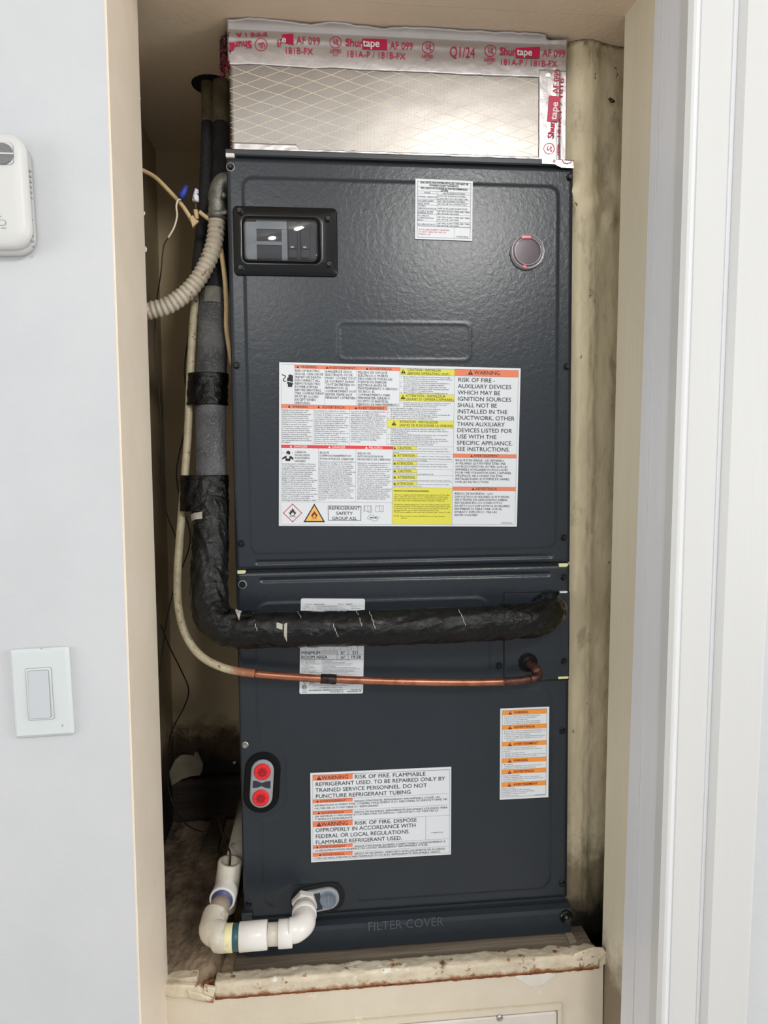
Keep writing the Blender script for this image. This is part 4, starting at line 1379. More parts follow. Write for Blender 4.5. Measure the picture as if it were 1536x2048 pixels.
s.hv(30, 541, 708)
s.hv(30, 960, 708)
s.hv(34, 70, 34, 960)
s.row('Aluminum Coil Cleaning Recommendation.', 42, 567, 445, 582, style='bold')
s.hv(42, 586, 445, w=2)
s.block(['This unit is equipped with an aluminum tube evaporator coil. The safest', 'way to clean the evaporator coil is to simply flush the coil with water.', 'This cleaning practice remains as the recommended cleaning method', 'for both copper tube and aluminum tube residential cooling coils.', ' ', 'An alternate cleaning method is to use one of the products listed in the', 'technical publication TP-109 (shipped in the literature bag with the unit)', 'to clean the coils. The cleaners listed are the only agents deemed safe', 'and approved for use to clean round tube aluminum coils.', 'TP-109 is also available on the web site in: Partner Link > Service Toolkit.', ' ', 'NOTE:  Ensure coils are rinsed well after the use of any chemical', '             cleaners.'], 42, 614, 690, 894)
s.rect(718, 157, 1440, 197, 'ink_orange')
s.rect(712, 533, 1428, 573, 'ink_orange')
for y in (156, 198, 532, 574):
    s.hv(718, y, 1438)
s.row('AVERTISSEMENT', 950, 164, 1238, 191)
s.tri(928, 179, 26)
s.row('ADVERTENCIA', 973, 541, 1215, 567)
s.tri(946, 555, 26)
s.block(["RISQUE D'INCENDIE - LES APPAREILS", 'AUXILIAIRES QUI PEUVENT ÊTRE UNE', "SOURCE D'IGNITION, AUTRES QUE LES", 'APPAREILS AUXILIAIRES HOMOLOGUÉS', "POUR UNE UTILISATION AVEC L'APPAREIL", 'SPÉCIFIQUE, NE DOIVENT PAS ÊTRE', 'INSTALLÉS DANS LE SYSTÈME DE GAINES.', 'VOIR LES INSTRUCTIONS.'], 739, 217, 1380, 488, ratio=0.68)
s.block(['RIESGO DE INCENDIO - LOS', 'DISPOSITIVOS AUXILIARES QUE PUEDEN', 'SER FUENTES DE IGNICIÓN NO DEBEN', 'INSTALARSE EN LOS CONDUCTOS,', 'EXCEPTO LOS DISPOSITIVOS AUXILIARES', 'ENUMERADOS PARA USAR CON EL', 'APARATO ESPECÍFICO. VEA LAS', 'INSTRUCCIONES.'], 731, 597, 1362, 864, ratio=0.68)
s.row('0140M01503-A', 1258, 937, 1390, 950, style='micro')
s.hv(712, 961, 1420)
s.finish()

# leak detection sticker
s = sheet(AH, 'status_sticker', [(831.2, 357.1), (946, 362.3), (943.9, 481.8), (829.8, 477.8)], (800, 340, 4.267), -0.0026, label='small white leak detection status sticker')
s.rule([(150, 95), (605, 114), (597, 588), (147, 572)], 2, 'ink_grey', True)
for y in (148, 183, 203, 252, 274, 300, 342, 378, 438, 473, 478):
    s.hv(150, y - 5 if y < 470 else y, 603, w=1.4)
s.hv(317, 186, 317, 480, w=1.4)
s.hv(462, 492, 462, 584, w=1.4)
s.row('LEAK DETECTION SYSTEM INSTALLED. UNIT MUST BE', 172, 97, 583, 113, style='bold')
s.row('POWERED EXCEPT FOR SERVICE', 250, 122, 500, 138, style='bold')
s.row('RED LEDS STATUS (REFER #2 FOR RECOMMENDED', 178, 143, 577, 159, style='bold')
s.row('ACTION)', 347, 168, 410, 184, style='bold')
for t, x, y, x1 in (('MODE', 208, 199, 257), ('LED FLASHING PATTERN', 365, 207, 555), ('NORMAL OPERATION', 152, 233, 316), ('SLOW LED FLASHING PATTERN', 322, 228, 560), ('(2 SECONDS ON 2 SECONDS OFF)', 322, 250, 580), ('R-32 LEAK ALARM', 152, 266, 288), ('FAST LED FLASHING PATTERN', 321, 273, 553),
                    ('DELAY MODE', 152, 290, 250), ('LED WILL BE ON CONTINUOUSLY', 321, 296, 570), ('SYSTEM', 152, 312, 216), ('VERIFICATION MODE', 152, 332, 306), ('SAME AS R32 LEAK ALARM MODE', 321, 334, 573), ('CONTROL BOARD', 150, 357, 286), ('INTERNAL FAULT', 150, 372, 280),
                    ('LED WILL FLASH 2 TIMES AND THEN', 321, 360, 593), ('BE OFF FOR 5 SECONDS', 321, 379, 505), ('R32 SENSOR', 150, 395, 248), ('COMMUNICATION', 150, 414, 287), ('FAULT', 150, 431, 200), ('LED WILL FLASH 3 TIMES AND THEN', 321, 409, 593), ('BE OFF FOR 5 SECONDS', 321, 430, 505),
                    ('R32 SENSOR FAULT', 150, 468, 303), ('LED WILL FLASH 4 TIMES AND THEN', 321, 461, 593), ('BE OFF FOR 5 SECONDS', 321, 481, 505)):
    s.row(t, x, y - 13, x1, y, style='micro')
s.block(['IF R-32 LEAK ALARM IS OBSERVED,', 'DO NOT OPEN THE UNIT OR', 'TURN IT OFF.'], 158, 500, 425, 554, key='ink_red', ratio=0.62)
s.row('0140A02758-B', 477, 562, 580, 575, style='micro')
s.finish()

# rating plate
s = sheet(AH, 'rating_plate', [(601.1, 1197.6), (729, 1197), (727, 1387.4), (599.3, 1387.4)], (580, 1180, 8.533), -0.0026, r=0.0022, label='white rating plate half hidden behind the black pipe')
s.row('MODEL NO.', 262, 236, 375, 248, style='micro')
s.row('AMST30CU1300AA', 408, 236, 590, 248, style='bold')
s.row('SERIAL NO.', 815, 233, 922, 246, style='micro')
s.row('2406345178', 955, 233, 1062, 246, style='bold')
s.hv(182, 262, 1270)
s.hv(182, 302, 430)
s.hv(430, 262, 430, 380)
s.hv(285, 302, 285, 380)
s.hv(365, 302, 365, 380)
s.row('MOTOR', 250, 277, 328, 291, style='micro')
for t, x, x1 in (('AMPS', 218, 270), ('HP', 305, 340), ('RPM', 375, 410)):
    s.row(t, x, 315, x1, 330, style='micro')
s.rect(412, 308, 430, 330, 'ink_white')
s.block(['TEST EXTERNAL STATIC PRESSURE = .30  I.S.', 'MAXIMUM OUTLET TEMPERATURE 200°F (93°C)', '0 IN. MIN CLEARANCE FROM CABINET, PLENUM AND', 'DUCT FOR INSTALLATION'], 450, 270, 992, 375, ratio=0.5)
s.block(['P.H.: 13.5', 'LOAD: 5 RATIO'], 1040, 275, 1195, 322, ratio=0.45)
for y in (955, 990):
    s.hv(172, y, 1262)
s.hv(172, 1028, 1262)
for x in (260, 440, 475, 585, 690, 763, 866, 977, 1045, 1157):
    s.hv(x, 945, x, 1026, w=3)
s.rect(540, 1032, 800, 1105, 'ink_grey_fill')
s.row('MINIMUM', 190, 1045, 520, 1100)
s.row('ROOM AREA', 190, 1120, 637, 1174)
s.row('ft²', 868, 1042, 932, 1096)
s.row('m²', 865, 1118, 945, 1172)
s.row('211', 1063, 1040, 1172, 1094)
s.row('19.58', 1035, 1116, 1210, 1170)
s.hv(805, 1028, 805, 1182, w=4)
s.hv(995, 1028, 995, 1182, w=4)
s.hv(805, 1105, 1262, w=3)
s.hv(172, 1183, 1262, w=4)
s.hv(550, 1183, 550, 1400, w=3)
s.block(['S.C.F. : SHORT CIRCUIT AMPS', 'F.L.A. : FULL LOAD AMPS', 'R.L.A. : RATED LOAD AMPS', 'M.C.A. : MINIMUM CIRCUIT AMPACITY', '   PROTECTION:', 'O    - DATE CODE WW', 'LISTED SINGLE PHASE FOR', 'AIR HANDLERS', 'USE ONLY COPPER OR ALUM', '   PROTECTION REQUIRED'], 190, 1188, 535, 1405, ratio=0.55)
s.block(['NOT SUITABLE FOR USE IN WET LOCATIONS', '   RESIDENTIAL', 'MOTOR AMPS SHOWN IN THE TABLE', 'FIELD WIRE CABLE MUST BE RATED 75°C MIN OR', 'USE COPPER CONDUCTORS ONLY. USE ONLY', '   SUPPLY RATED MIN', 'REFER TO THE TABLE OF PART NUMBER FIELD INSTALL', 'CLASSIFICATION OF THE NUMBERS ARE ONLY FOR THE UNIT', 'SUPPLY WIRE MUST BE SIZED FOR ALL MAX CIRCUIT', 'MIN CIRCUIT AMPS ONLY LISTED FOR PROTECTION'], 562, 1188, 1190, 1400, ratio=0.55)
s.hv(172, 1403, 1240)
s.block(['OVERCURRENT DEVICE FOR 240V AC MAX', '                    EQUIPMENT SUITABLE FOR USE IN 40°C'], 300, 1412, 1140, 1450, ratio=0.5)
s.rule([(195, 1535), (255, 1600), (318, 1535)], 5, 'ink')
s.rule([(245, 1545), (255, 1570), (262, 1545)], 6, 'ink')
s.rule([(328, 1540), (328, 1610), (1100, 1612)], 3, 'ink')
s.row('SAFETY GROUP A2L', 335, 1562, 740, 1598)
s.ring(245, 1655, 34, 7)
s.row('ETL', 218, 1640, 276, 1672, style='bold')
s.block(['Intertek', '3004368'], 205, 1708, 290, 1755, ratio=0.5)
s.block(['DAIKIN COMFORT TECHNOLOGIES MANUFACTURING, L.P.', '19001 KERMIER RD. WALLER, TX 77484'], 385, 1625, 1005, 1670, ratio=0.42, centre=True)
s.row('R32 R454B R32', 320, 1706, 540, 1722, style='bold')
s.row('MAXIMUM ALLOWABLE 700 PSI', 560, 1700, 905, 1716, style='bold')
s.row('PSIG/PSI MPa (-0)', 680, 1730, 912, 1746, style='bold')
s.row('700 PSI 4.8', 1040, 1697, 1212, 1712, style='bold')
s.row('PRESSURE MPa  4.8', 972, 1726, 1212, 1742, style='bold')
s.finish()

# orange warning strip sticker on the right
s = sheet(AH, 'pressure_sticker', [(1001, 1417.2), (1099, 1413.8), (1096.2, 1594.2), (999.4, 1599.8)], (980, 1400, 9.035), -0.0026, label='narrow white sticker with six orange warning bands')
s.rule([(222, 192), (1028, 155), (1008, 1715), (208, 1757)], 4, 'ink_grey', True)
for t, y, x1 in (('WARNING', 192, 690), ('ADVERTENCIA', 457, 807), ('AVERTISSEMENT', 760, 866), ('WARNING', 1058, 680), ('ADVERTENCIA', 1260, 795), ('AVERTISSEMENT', 1493, 860)):
    s.rect(222 - y * 0.006, y, 1026 - y * 0.01, y + 80, 'ink_orange2')
    s.row(t, 432 - y * 0.008, y + 12, x1, y + 52, 'ink_brown', 'bold')
    s.tri(365 - y * 0.01, y + 38, 66, 'ink_brown', 'ink_orange2')
    s.hv(222, y, 1026)
    s.hv(222, y + 81, 1026)
for ls, x, y0, x1, y1 in ((['This unit is shipped with 150-200 p.s.i.g. pressure.', 'Follow these instructions to prevent injuries.', '1. Remove the access fitting cap', '2. Depress the valve stem to release the pressure.', '3. Put the access fitting cap back on the assembly.'], 255, 285, 915, 438),
                          (['Este sistema se envía con una presión de 150-200 p.s.i.g.', 'Respete estas instrucciones para prevenir lesiones.', '1. Quite la tapa de ajuste de acceso', '2. Oprima el vástago de la válvula para liberar la presión', '3. Vuelva a colocar la tapa de ajuste de acceso sobre', '     el conjunto'], 252, 555, 1003, 738),
                          (['Le serpentin est envoyé avec une pression de', '150 à 200 psi. Suivez ces instructions pour éviter les', 'blessures.', "1. Retirer le bouchon d'accès", '2. Appuyer sur la tige de soupape pour réduire la pression', "3. Remettre le bouchon d'accès sur l'ensemble"], 237, 858, 1003, 1036),
                          (['Burn hazard', 'Contains R32 refrigerant. Use proper service tools to', 'avoid burns or other serious personal injury.'], 247, 1155, 947, 1240),
                          (['Riesgo de quemaduras', 'Contiene refrigerante R32. Use las herramientas', 'de servicio adecuadas para evitar quemaduras u otras', 'lesiones personales severas.'], 235, 1360, 957, 1475),
                          (['Risque de brûlures', 'Contient du réfrigérant R32. Utilisez les', "outils appropriés pour l'entretien afin d'éviter", "des brûlures ou d'autres blessures", 'personnelles sérieuses.'], 222, 1590, 805, 1738)):
    s.block(ls, x, y0, x1, y1, 'ink_grey', ratio=0.6)
s.row('0140M00578-A', 800, 1706, 1000, 1726, 'ink_grey', 'micro')
s.finish()

# flammable refrigerant sticker at the bottom
s = sheet(AH, 'flammable_sticker', [(620.8, 1546), (902.7, 1534.2), (901.7, 1708.5), (621.9, 1725.2)], (600, 1520, 4.8), -0.0026, label='wide white sticker about flammable refrigerant with orange bands')
s.rule([(122, 145), (1438, 93), (1433, 890), (125, 965)], 1.6, 'ink_grey', True)
for y0, y1, t, x, x1, big in ((145, 200, 'WARNING', 208, 465, 1), (380, 415, 'AVERTISSEMENT', 190, 440, 0), (492, 527, 'ADVERTENCIA', 203, 422, 0), (590, 645, 'WARNING', 205, 462, 1), (820, 853, 'AVERTISSEMENT', 188, 437, 0), (893, 930, 'ADVERTENCIA', 215, 427, 0)):
    s.rect(122, y0, 505, y1, 'ink_orange')
    s.rule([(122, y0), (505, y0 - 14)], 1.4)
    s.row(t, x, y0 + (8 if big else 6), x1, y0 + (44 if big else 27), 'ink' if big else 'ink_brown')
    s.tri(183 if big else x - 22, y0 + (26 if big else 16), 42 if big else 22, 'ink', 'ink_orange' if big else None)
    s.hv(505, y0 - 15 if not big else y0 - 13, 1437)
s.row('RISK OF FIRE. FLAMMABLE', 522, 143, 1205, 180)
s.block(['REFRIGERANT USED. TO BE REPAIRED ONLY BY', 'TRAINED SERVICE PERSONNEL. DO NOT', 'PUNCTURE REFRIGERANT TUBING.'], 148, 215, 1392, 367, style='reg', ratio=0.63)
s.row("RISQUE D'INCENDIE. RÉFRIGÉRANT INFLAMMABLE UTILISÉ. LES", 522, 386, 1340, 402)
s.block(['RÉPARATIONS DOIVENT ÊTRE CONFIÉES UNIQUEMENT À DU PERSONNEL DE SERVICE FORMÉ. NE', 'PAS PERCER LA TUYAUTERIE DU RÉFRIGÉRANT.'], 140, 428, 1410, 475, ratio=0.62)
s.row('RIESGO DE INCENDIO. REFRIGERANTE INFLAMABLE UTILIZADO. PARA', 522, 491, 1415, 508)
s.block(['SER REPARADO UNICAMENTE POR PERSONAL DE SERVICIO CAPACITADO. NO PERFORE LA', 'TUBERIA DE REFRIGERANTE.'], 140, 534, 1327, 578, ratio=0.62)
s.row('RISK OF FIRE. DISPOSE', 522, 587, 1123, 622)
s.block(['OFPROPERLY IN ACCORDANCE WITH', 'FEDERAL OR LOCAL REGULATIONS.', 'FLAMMABLE REFRIGERANT USED.'], 148, 657, 1113, 809, style='reg', ratio=0.63)
s.hv(1207, 541, 1207, 765)
s.row('0140M01591-A', 1258, 692, 1370, 704, style='micro')
s.row('RISQUE D\'INCENDIE. ÉLIMINER CORRECTEMENT CONFORMÉMENT À', 522, 820, 1395, 837)
s.row('LA RÉGLEMENTATION FÉDÉRALE OU LOCALE. RÉFRIGÉRANT INFLAMMABLE UTILISÉ.', 143, 862, 1230, 880)
s.row('RIESGO DE INCENDIO. DESÉCHELO ADECUADAMENTE DE ACUERDO', 522, 890, 1393, 908)
s.row('CON LAS REGLAMENTACIONES FEDERALES O LOCALES. REFRIGERANTE INFLAMABLE USADO.', 140, 937, 1350, 955)
s.finish()

# ================================================================== PLENUM
PLX0, PLX1 = P(459, 200, 0.004)[0], P(1131, 200, 0.004)[0]
PB = thing('supply_plenum', 'foil faced duct box on top of the air handler, sealed with printed tape', 'duct', (0, 0.18, 1.8405))
add('foil_board', *slab(90, 40, lambda u, v: (PLX0 + (PLX1 - PLX0) * u, 0.006 + 0.00015 * fbm(u * 9, v * 4, 2), 1.8405 + (ZC - 1.842) * v), (0, 0.36, 0)), 'foil', PB, True)
ZT0 = P(460, 127, 0.004)[2]


def tape_y(x, z):
    y = 0.0046 - 0.0004 * fbm(x * 26, z * 26, 6) - 0.0010 * math.exp(-((z - (ZC - 0.018)) / 0.004) ** 2)
    y -= 0.0016 * math.exp(-((x - 0.195) / 0.018) ** 2) * (0.5 + 0.5 * fbm(x * 90, z * 90, 1))
    t = (z - (ZC - 0.010)) / 0.010
    if t > 0:
        y -= 0.012 * t * t
    return y


def top_tape(u, v):
    x = PLX0 - 0.001 + (PLX1 - PLX0 + 0.003) * u
    z1 = ZC - 0.001 - 0.0022 * max(0, fbm(x * 14, 8.0)) - (0.003 if u > 0.93 else 0)
    z = ZT0 + 0.0012 * fbm(x * 20, 3) + (z1 - ZT0) * v
    return (x, tape_y(x, z), z)


TT = add('foil_tape', *slab(180, 36, top_tape, (0, 0.001, 0)), 'tape_foil', PB, True)


def side_y(x, z):
    return 0.0038 - 0.0004 * fbm(x * 50, z * 30, 2) - 0.0012 * math.exp(-((x - (PLX1 - 0.010)) / 0.002) ** 2)


def side_tape(u, v):
    z0, z1 = 1.8405, P(1100, 140, 0.004)[2]
    z = z0 + (z1 - z0) * v
    x0 = P(1078, 240, 0.004)[0] + 0.0006 * fbm(z * 40, 1)
    x = x0 + (PLX1 + 0.0012 - x0) * u
    return (x, side_y(x, z), z)


ST = add('foil_tape', *slab(36, 60, side_tape, (0, 0.001, 0)), 'tape_foil', PB, True)
BT = add('foil_tape', *slab(120, 6, lambda u, v: (PLX0 + 0.002 + (PLX1 - PLX0 - 0.02) * u, 0.0042 - 0.0005 * fbm(u * 40, v * 2, 3), 1.8405 + (0.010 if u < 0.2 else 0.0045 + 0.0012 * fbm(u * 50, 5)) * v), (0, 0.001, 0)), 'tape_foil', PB, True)
cp = [P(1083, 318, -0.003), P(1146, 323, -0.003), P(1147, 337, -0.003), P(1122, 336, -0.003), P(1108, 329, -0.003), P(1083, 328, -0.003)]
PT = add('foil_tape', *prism([(q[0], q[2]) for q in reversed(cp)], -0.0044, -0.0036), 'tape_foil', PB)


def crumple(u, v):
    a = P(437, 66, 0.012)
    b = P(462, 148, 0.012)
    x = a[0] + (b[0] - a[0]) * u
    z = a[2] + (b[2] - a[2]) * v
    return (x + 0.003 * fbm(u * 6, v * 6, 1), 0.006 + 0.018 * (1 - u) + 0.009 * fbm(u * 7, v * 7, 3), min(z + 0.004 * fbm(u * 5, v * 5, 7), ZC - 0.001))


CR = add('tape_flap', *slab(24, 40, crumple, (0, 0.0008, 0)), 'tape_crumple', PB, True)

t = Print(TT, None, 0.004, (420, 30, 3.84), ysurf=lambda x, z: tape_y(x, z))
LF = 0.0012


def ul(px, x, y, r, rot=0):
    t.ring(x, y, r, 5, 'ink_magenta', 26)
    if rot:
        t.line('UL', (x + r * .5, y - r * .4), (x - r * .5, y - r * .1), r * 0.75, 'ink_magenta', 'bold', LF)
    else:
        t.line('UL', (x - r * .5, y + r * .2), (x + r * .55, y + r * .55), r * 0.8, 'ink_magenta', 'bold', LF)


# first crop frame
t.line('1 1 8 1 A', (440, 132), (200, 140), 30, 'ink_magenta', 'bold', LF)
t.line('LISTED', (440, 140), (345, 144), 22, 'ink_magenta', 'bold', LF)
t.line('Shur', (318, 200), (185, 208), 48, 'ink_magenta', 'bold', LF)
t.poly([(150, 215), (188, 212), (188, 262), (152, 285)], 'ink_magenta', LF)
ul(0, 392, 226, 46, 1)
t.line('6F', (512, 242), (556, 245), 50, 'ink_magenta', 'reg', LF)
t.poly([(555, 150), (640, 146), (642, 232), (556, 212)], 'ink_magenta', LF)
t.line('e', (553, 214), (585, 216), 44, 'ink_white', 'bold', LF + 0.0004)
t.line('AF 099', (664, 222), (848, 232), 50, 'ink_magenta', 'reg', LF)
t.line('181B-FX', (570, 296), (792, 304), 44, 'ink_magenta', 'reg', LF)
ul(0, 964, 208, 44)
t.line('LISTED', (920, 288), (1008, 292), 24, 'ink_magenta', 'bold', LF)
t.line('25TF', (942, 316), (988, 318), 16, 'ink_magenta', 'reg', LF)
t.line('Shur', (1040, 238), (1172, 246), 50, 'ink_magenta', 'bold', LF)
t.poly([(1170, 182), (1360, 190), (1360, 270), (1170, 262)], 'ink_magenta', LF)
t.line('tape', (1174, 244), (1302, 250), 50, 'ink_white', 'bold', LF + 0.0004)
t.line('AF 099', (1382, 262), (1560, 270), 50, 'ink_magenta', 'reg', LF)
t.line('181A-P / 181B-FX', (1044, 320), (1502, 342), 44, 'ink_magenta', 'reg', LF)
# second crop frame
t.crop = (800, 30, 3.413)
ul(0, 192, 220, 40)
t.line('LISTED', (150, 290), (228, 294), 20, 'ink_magenta', 'bold', LF)
t.line('25TF', (170, 314), (208, 316), 13, 'ink_magenta', 'reg', LF)
t.line('Q1/24', (338, 284), (512, 294), 62, 'ink_magenta', 'reg', LF)
ul(0, 617, 244, 38)
t.line('LISTED', (576, 313), (650, 317), 20, 'ink_magenta', 'bold', LF)
t.line('25TF', (594, 338), (630, 340), 13, 'ink_magenta', 'reg', LF)
t.line('Shur', (680, 272), (792, 276), 46, 'ink_magenta', 'bold', LF)
t.poly([(790, 228), (955, 220), (952, 298), (790, 292)], 'ink_magenta', LF)
t.line('tape', (796, 276), (900, 280), 42, 'ink_white', 'bold', LF + 0.0004)
t.line('AF 099', (970, 286), (1128, 292), 44, 'ink_magenta', 'reg', LF)
t.line('181A-P / 181B-FX', (680, 340), (1072, 356), 38, 'ink_magenta', 'reg', LF)
t.finish(TT)
t = Print(ST, None, 0.0035, (800, 30, 3.413), ysurf=lambda x, z: side_y(x, z))
t.line('AF 099', (1078, 540), (1092, 372), 36, 'ink_magenta', 'reg', LF)
t.poly([(1018, 552), (1086, 560), (1076, 735), (1004, 725)], 'ink_magenta', LF)
t.line('tape', (1062, 722), (1074, 600), 42, 'ink_white', 'bold', LF + 0.0009)
t.line('Shur', (1048, 846), (1058, 730), 42, 'ink_magenta', 'bold', LF)
t.line('181A-P / 181B', (1094, 850), (1118, 430), 24, 'ink_magenta', 'reg', LF)
ul(0, 1018, 912, 36)
t.line('LISTED', (1088, 960), (1094, 880), 20, 'ink_magenta', 'bold', LF)
t.finish(ST)
t = Print(PT, None, -0.0044, (800, 30, 3.413))
t.rule([(1108, 994), (1120, 1010), (1142, 1016), (1164, 1008), (1172, 994)], 6, 'ink_magenta')
t.line('03', (1058, 1008), (1062, 990), 16, 'ink_magenta', 'bold')
t.finish(PT)

# ================================================================== REFRIGERANT LINES
SP = [(*a,) for a in ((442, 140, 0.150), (442, 260, 0.128), (439, 420, 0.098), (428, 590, 0.068), (422, 780, 0.040), (422, 950, 0.014), (420, 1090, -0.012), (418, 1170, -0.028),
                      (421, 1218, -0.040), (438, 1246, -0.050), (475, 1258, -0.054), (540, 1259, -0.054), (700, 1257, -0.054), (900, 1250, -0.054), (1020, 1243, -0.054), (1068, 1239, -0.050), (1092, 1230, -0.034), (1100, 1219, -0.014), (1100, 1213, -0.0035))]
spath, sarc = smooth_path([P(*q) for q in SP], 0.0018)
sfr = frames(spath)


def project(p):
    d = CM.T @ (np.array(p) - CPOS)
    return 768 + CF * d[0] / d[1], 1024 - CF * d[2] / d[1]


spx = np.array([project(q) for q in spath])
i_paint = int(np.argmin(np.abs(spx[:, 1] - 250) + (np.arange(len(spath)) > len(spath) // 2) * 1e4))
i_grey0 = int(np.argmin(np.abs(spx[:, 1] - 585) + (np.arange(len(spath)) > len(spath) // 2) * 1e4))
i_tape = int(np.argmin(np.abs(spx[:, 1] - 1018) + (np.arange(len(spath)) > len(spath) // 2) * 1e4))
i_elb = int(np.argmin(np.abs(spx[:, 1] - 1180) + (np.arange(len(spath)) > len(spath) // 2) * 1e4))
i_h0 = int(np.argmin(np.abs(spx[:, 0] - 480) + (spx[:, 1] < 1220) * 1e4))
i_h1 = int(np.argmin(np.abs(spx[:, 0] - 1000) + (spx[:, 1] < 1220) * 1e4))
SL = thing('suction_line', 'thick black insulated pipe running down and across the front of the unit', 'pipe', tuple(spath[len(spath) // 2] - np.array([0, 0, 0.03])))


def r_foam(i, a):
    k_ = min(1.0, max(0.0, (spx[i, 1] - 330) / 240.0))
    return 0.0118 + 0.0080 * k_ * k_ * (3 - 2 * k_) + 0.0006 * nz(sarc[i] * 18, math.cos(a) * 2, math.sin(a) * 2)


def r_tape(i, a):
    s_ = sarc[i]
    base = 0.0212
    if i > i_elb - 10:
        base += 0.0014 * min(1, (i - i_elb + 10) / 22.0)
    if i > i_h1:
        base -= 0.0012 * min(1, (i - i_h1) / 10.0)
    elif i > i_h0:
        base -= 0.0008
    # spiral laps of tape
    ph = (s_ / 0.030 + (a - 0.6 * math.sin(a)) / (2 * math.pi) * 0.5)
    lap = (ph % 1.0)
    base += 0.0007 * (1 - lap)
    rough = 0.0009
    if i_elb - 12 < i < i_h0 + 12 or i > i_h1 - 14:
        rough = 0.0022
    w = mnoise.ridged_multi_fractal(Vector((s_ * 34 + a * 1.1, math.cos(a) * 1.4, math.sin(a) * 1.4 + s_ * 12)), 0.9, 2.1, 3, 1.0, 2.0)
    base += rough * 0.75 * (w - 1.0)
    base += rough * 0.6 * nz(s_ * 60 + 3 * a, a * 2.2, 5.0)
    base += 0.0007 * nz(s_ * 90, math.cos(a) * 3, math.sin(a) * 3)
    return base


add('foam_insulation', *tube(spath, r_foam, 24, True, sfr, 0, i_paint + 1), 'foam_paint', SL, True)
add('foam_insulation', *tube(spath, r_foam, 24, True, sfr, i_paint, i_grey0 + 1), 'foam', SL, True)
cq = P(1093, 1212, -0.003)
add('tape_collar', *gridsurf(41, 12, lambda u, v: (cq[0] + math.cos(2 * math.pi * u) * (1 - 3.6 * max(0.0, v - 0.8)) * (0.0235 - 0.007 * v + 0.002 * nz(6 * math.cos(6.28 * u), 6 * math.sin(6.28 * u), v * 4)), -0.0032 - 0.034 * v,
    cq[2] - 0.006 * v + math.sin(2 * math.pi * u) * (1 - 3.6 * max(0.0, v - 0.8)) * (0.0175 - 0.003 * v + 0.002 * nz(5 * math.cos(6.28 * u), 5 * math.sin(6.28 * u), v * 4 + 9)))), 'tape_black', SL, True)
FM = add('foam_insulation', *tube(spath, r_foam, 24, True, sfr, i_grey0, i_tape + 2), 'foam_lit', SL, True)
TW = add('tape_wrap', *tube(spath, r_tape, 56, True, sfr, i_tape, len(spath)), 'tape_black', SL, True)
TW['label'] = 'glossy black wrinkled tape wrap'


def sleeve(py, i_half, name='tape_band', left=0.028):
    """flat tape band around the foam and the thin line beside it"""
    i = int(np.argmin(np.abs(spx[:, 1] - py) + (np.arange(len(spath)) > len(spath) // 2) * 1e4))
    rings = []
    for j in range(i - i_half, i + i_half + 1):
        ring = []
        for k in range(36):
            a = 2 * math.pi * k / 36
            ca, sa = math.cos(a), math.sin(a)
            off = spath[j] + np.array([sa * 0.0222, 0, 0]) + np.array([0, -ca * 0.0222, 0])
            if sa < 0:
                off[0] = spath[j][0] + sa * left
            n_ = 0.0012 * fbm(j * 0.25, a * 1.5, py) + 0.0005 * nz(j * 0.9, a * 4)
            off += np.array([sa, -ca, 0]) * n_
            ring.append(off)
        rings.append(ring)
    return add(name, *loft(rings), 'tape_black', SL, True)


sleeve(779, 12, left=0.031)
sleeve(985, 13, left=0.0385)


def patch(i0, i1, a0, a1, m, lift=0.0007, skew=0.0, nm='tape_gap', rf=None, taper=1.0):
    nn_, kk = max(3, i1 - i0 + 1), 9
    T, Nn, B = sfr
    rf = rf or r_tape

    def fn(u, v):
        i = int(round(i0 + (i1 - i0) * u))
        i = min(max(i, 0), len(spath) - 1)
        w = taper + (1 - taper) * u
        a = math.radians(a0 + (a1 - a0) * (0.5 + (v - 0.5) * w) + skew * u)
        return tuple(spath[i] + (Nn[i] * math.cos(a) + B[i] * math.sin(a)) * (rf(i, a) + lift))
    V, F = gridsurf(nn_, kk, fn)
    return add(nm, V, F, m, SL, True)


def idx_y(py):
    return int(np.argmin(np.abs(spx[:, 1] - py) + (np.arange(len(spath)) > len(spath) // 2) * 1e4))


def idx_x(px):
    return int(np.argmin(np.abs(spx[:, 0] - px) + (spx[:, 1] < 1215) * 1e4))


def sliver(px_, a0, a1, w=0.0005, slant=0.006):
    """hair thin pale edge of a tape lap running slantwise round the pipe"""
    T, Nn, B = sfr
    i0 = idx_x(px_)
    L_, R_ = [], []
    for k in range(12):
        a = math.radians(a0 + (a1 - a0) * k / 11.0)
        sh = slant * (k / 11.0) + 0.0012 * nz(k * 0.7, px_)
        i = min(i0 + int(sh / 0.0018), len(spath) - 1)
        p = spath[i] + (Nn[i] * math.cos(a) + B[i] * math.sin(a)) * (r_tape(i, a) + 0.0006)
        ww = w * (0.5 + abs(nz(k * 1.1, px_ * 0.3)))
        L_.append(p - T[i] * ww)
        R_.append(p + T[i] * ww)
    V = L_ + R_
    F = [(k, k + 1, 12 + k + 1, 12 + k) for k in range(11)]
    add('tape_edge', V, F, 'tape_peek', SL)


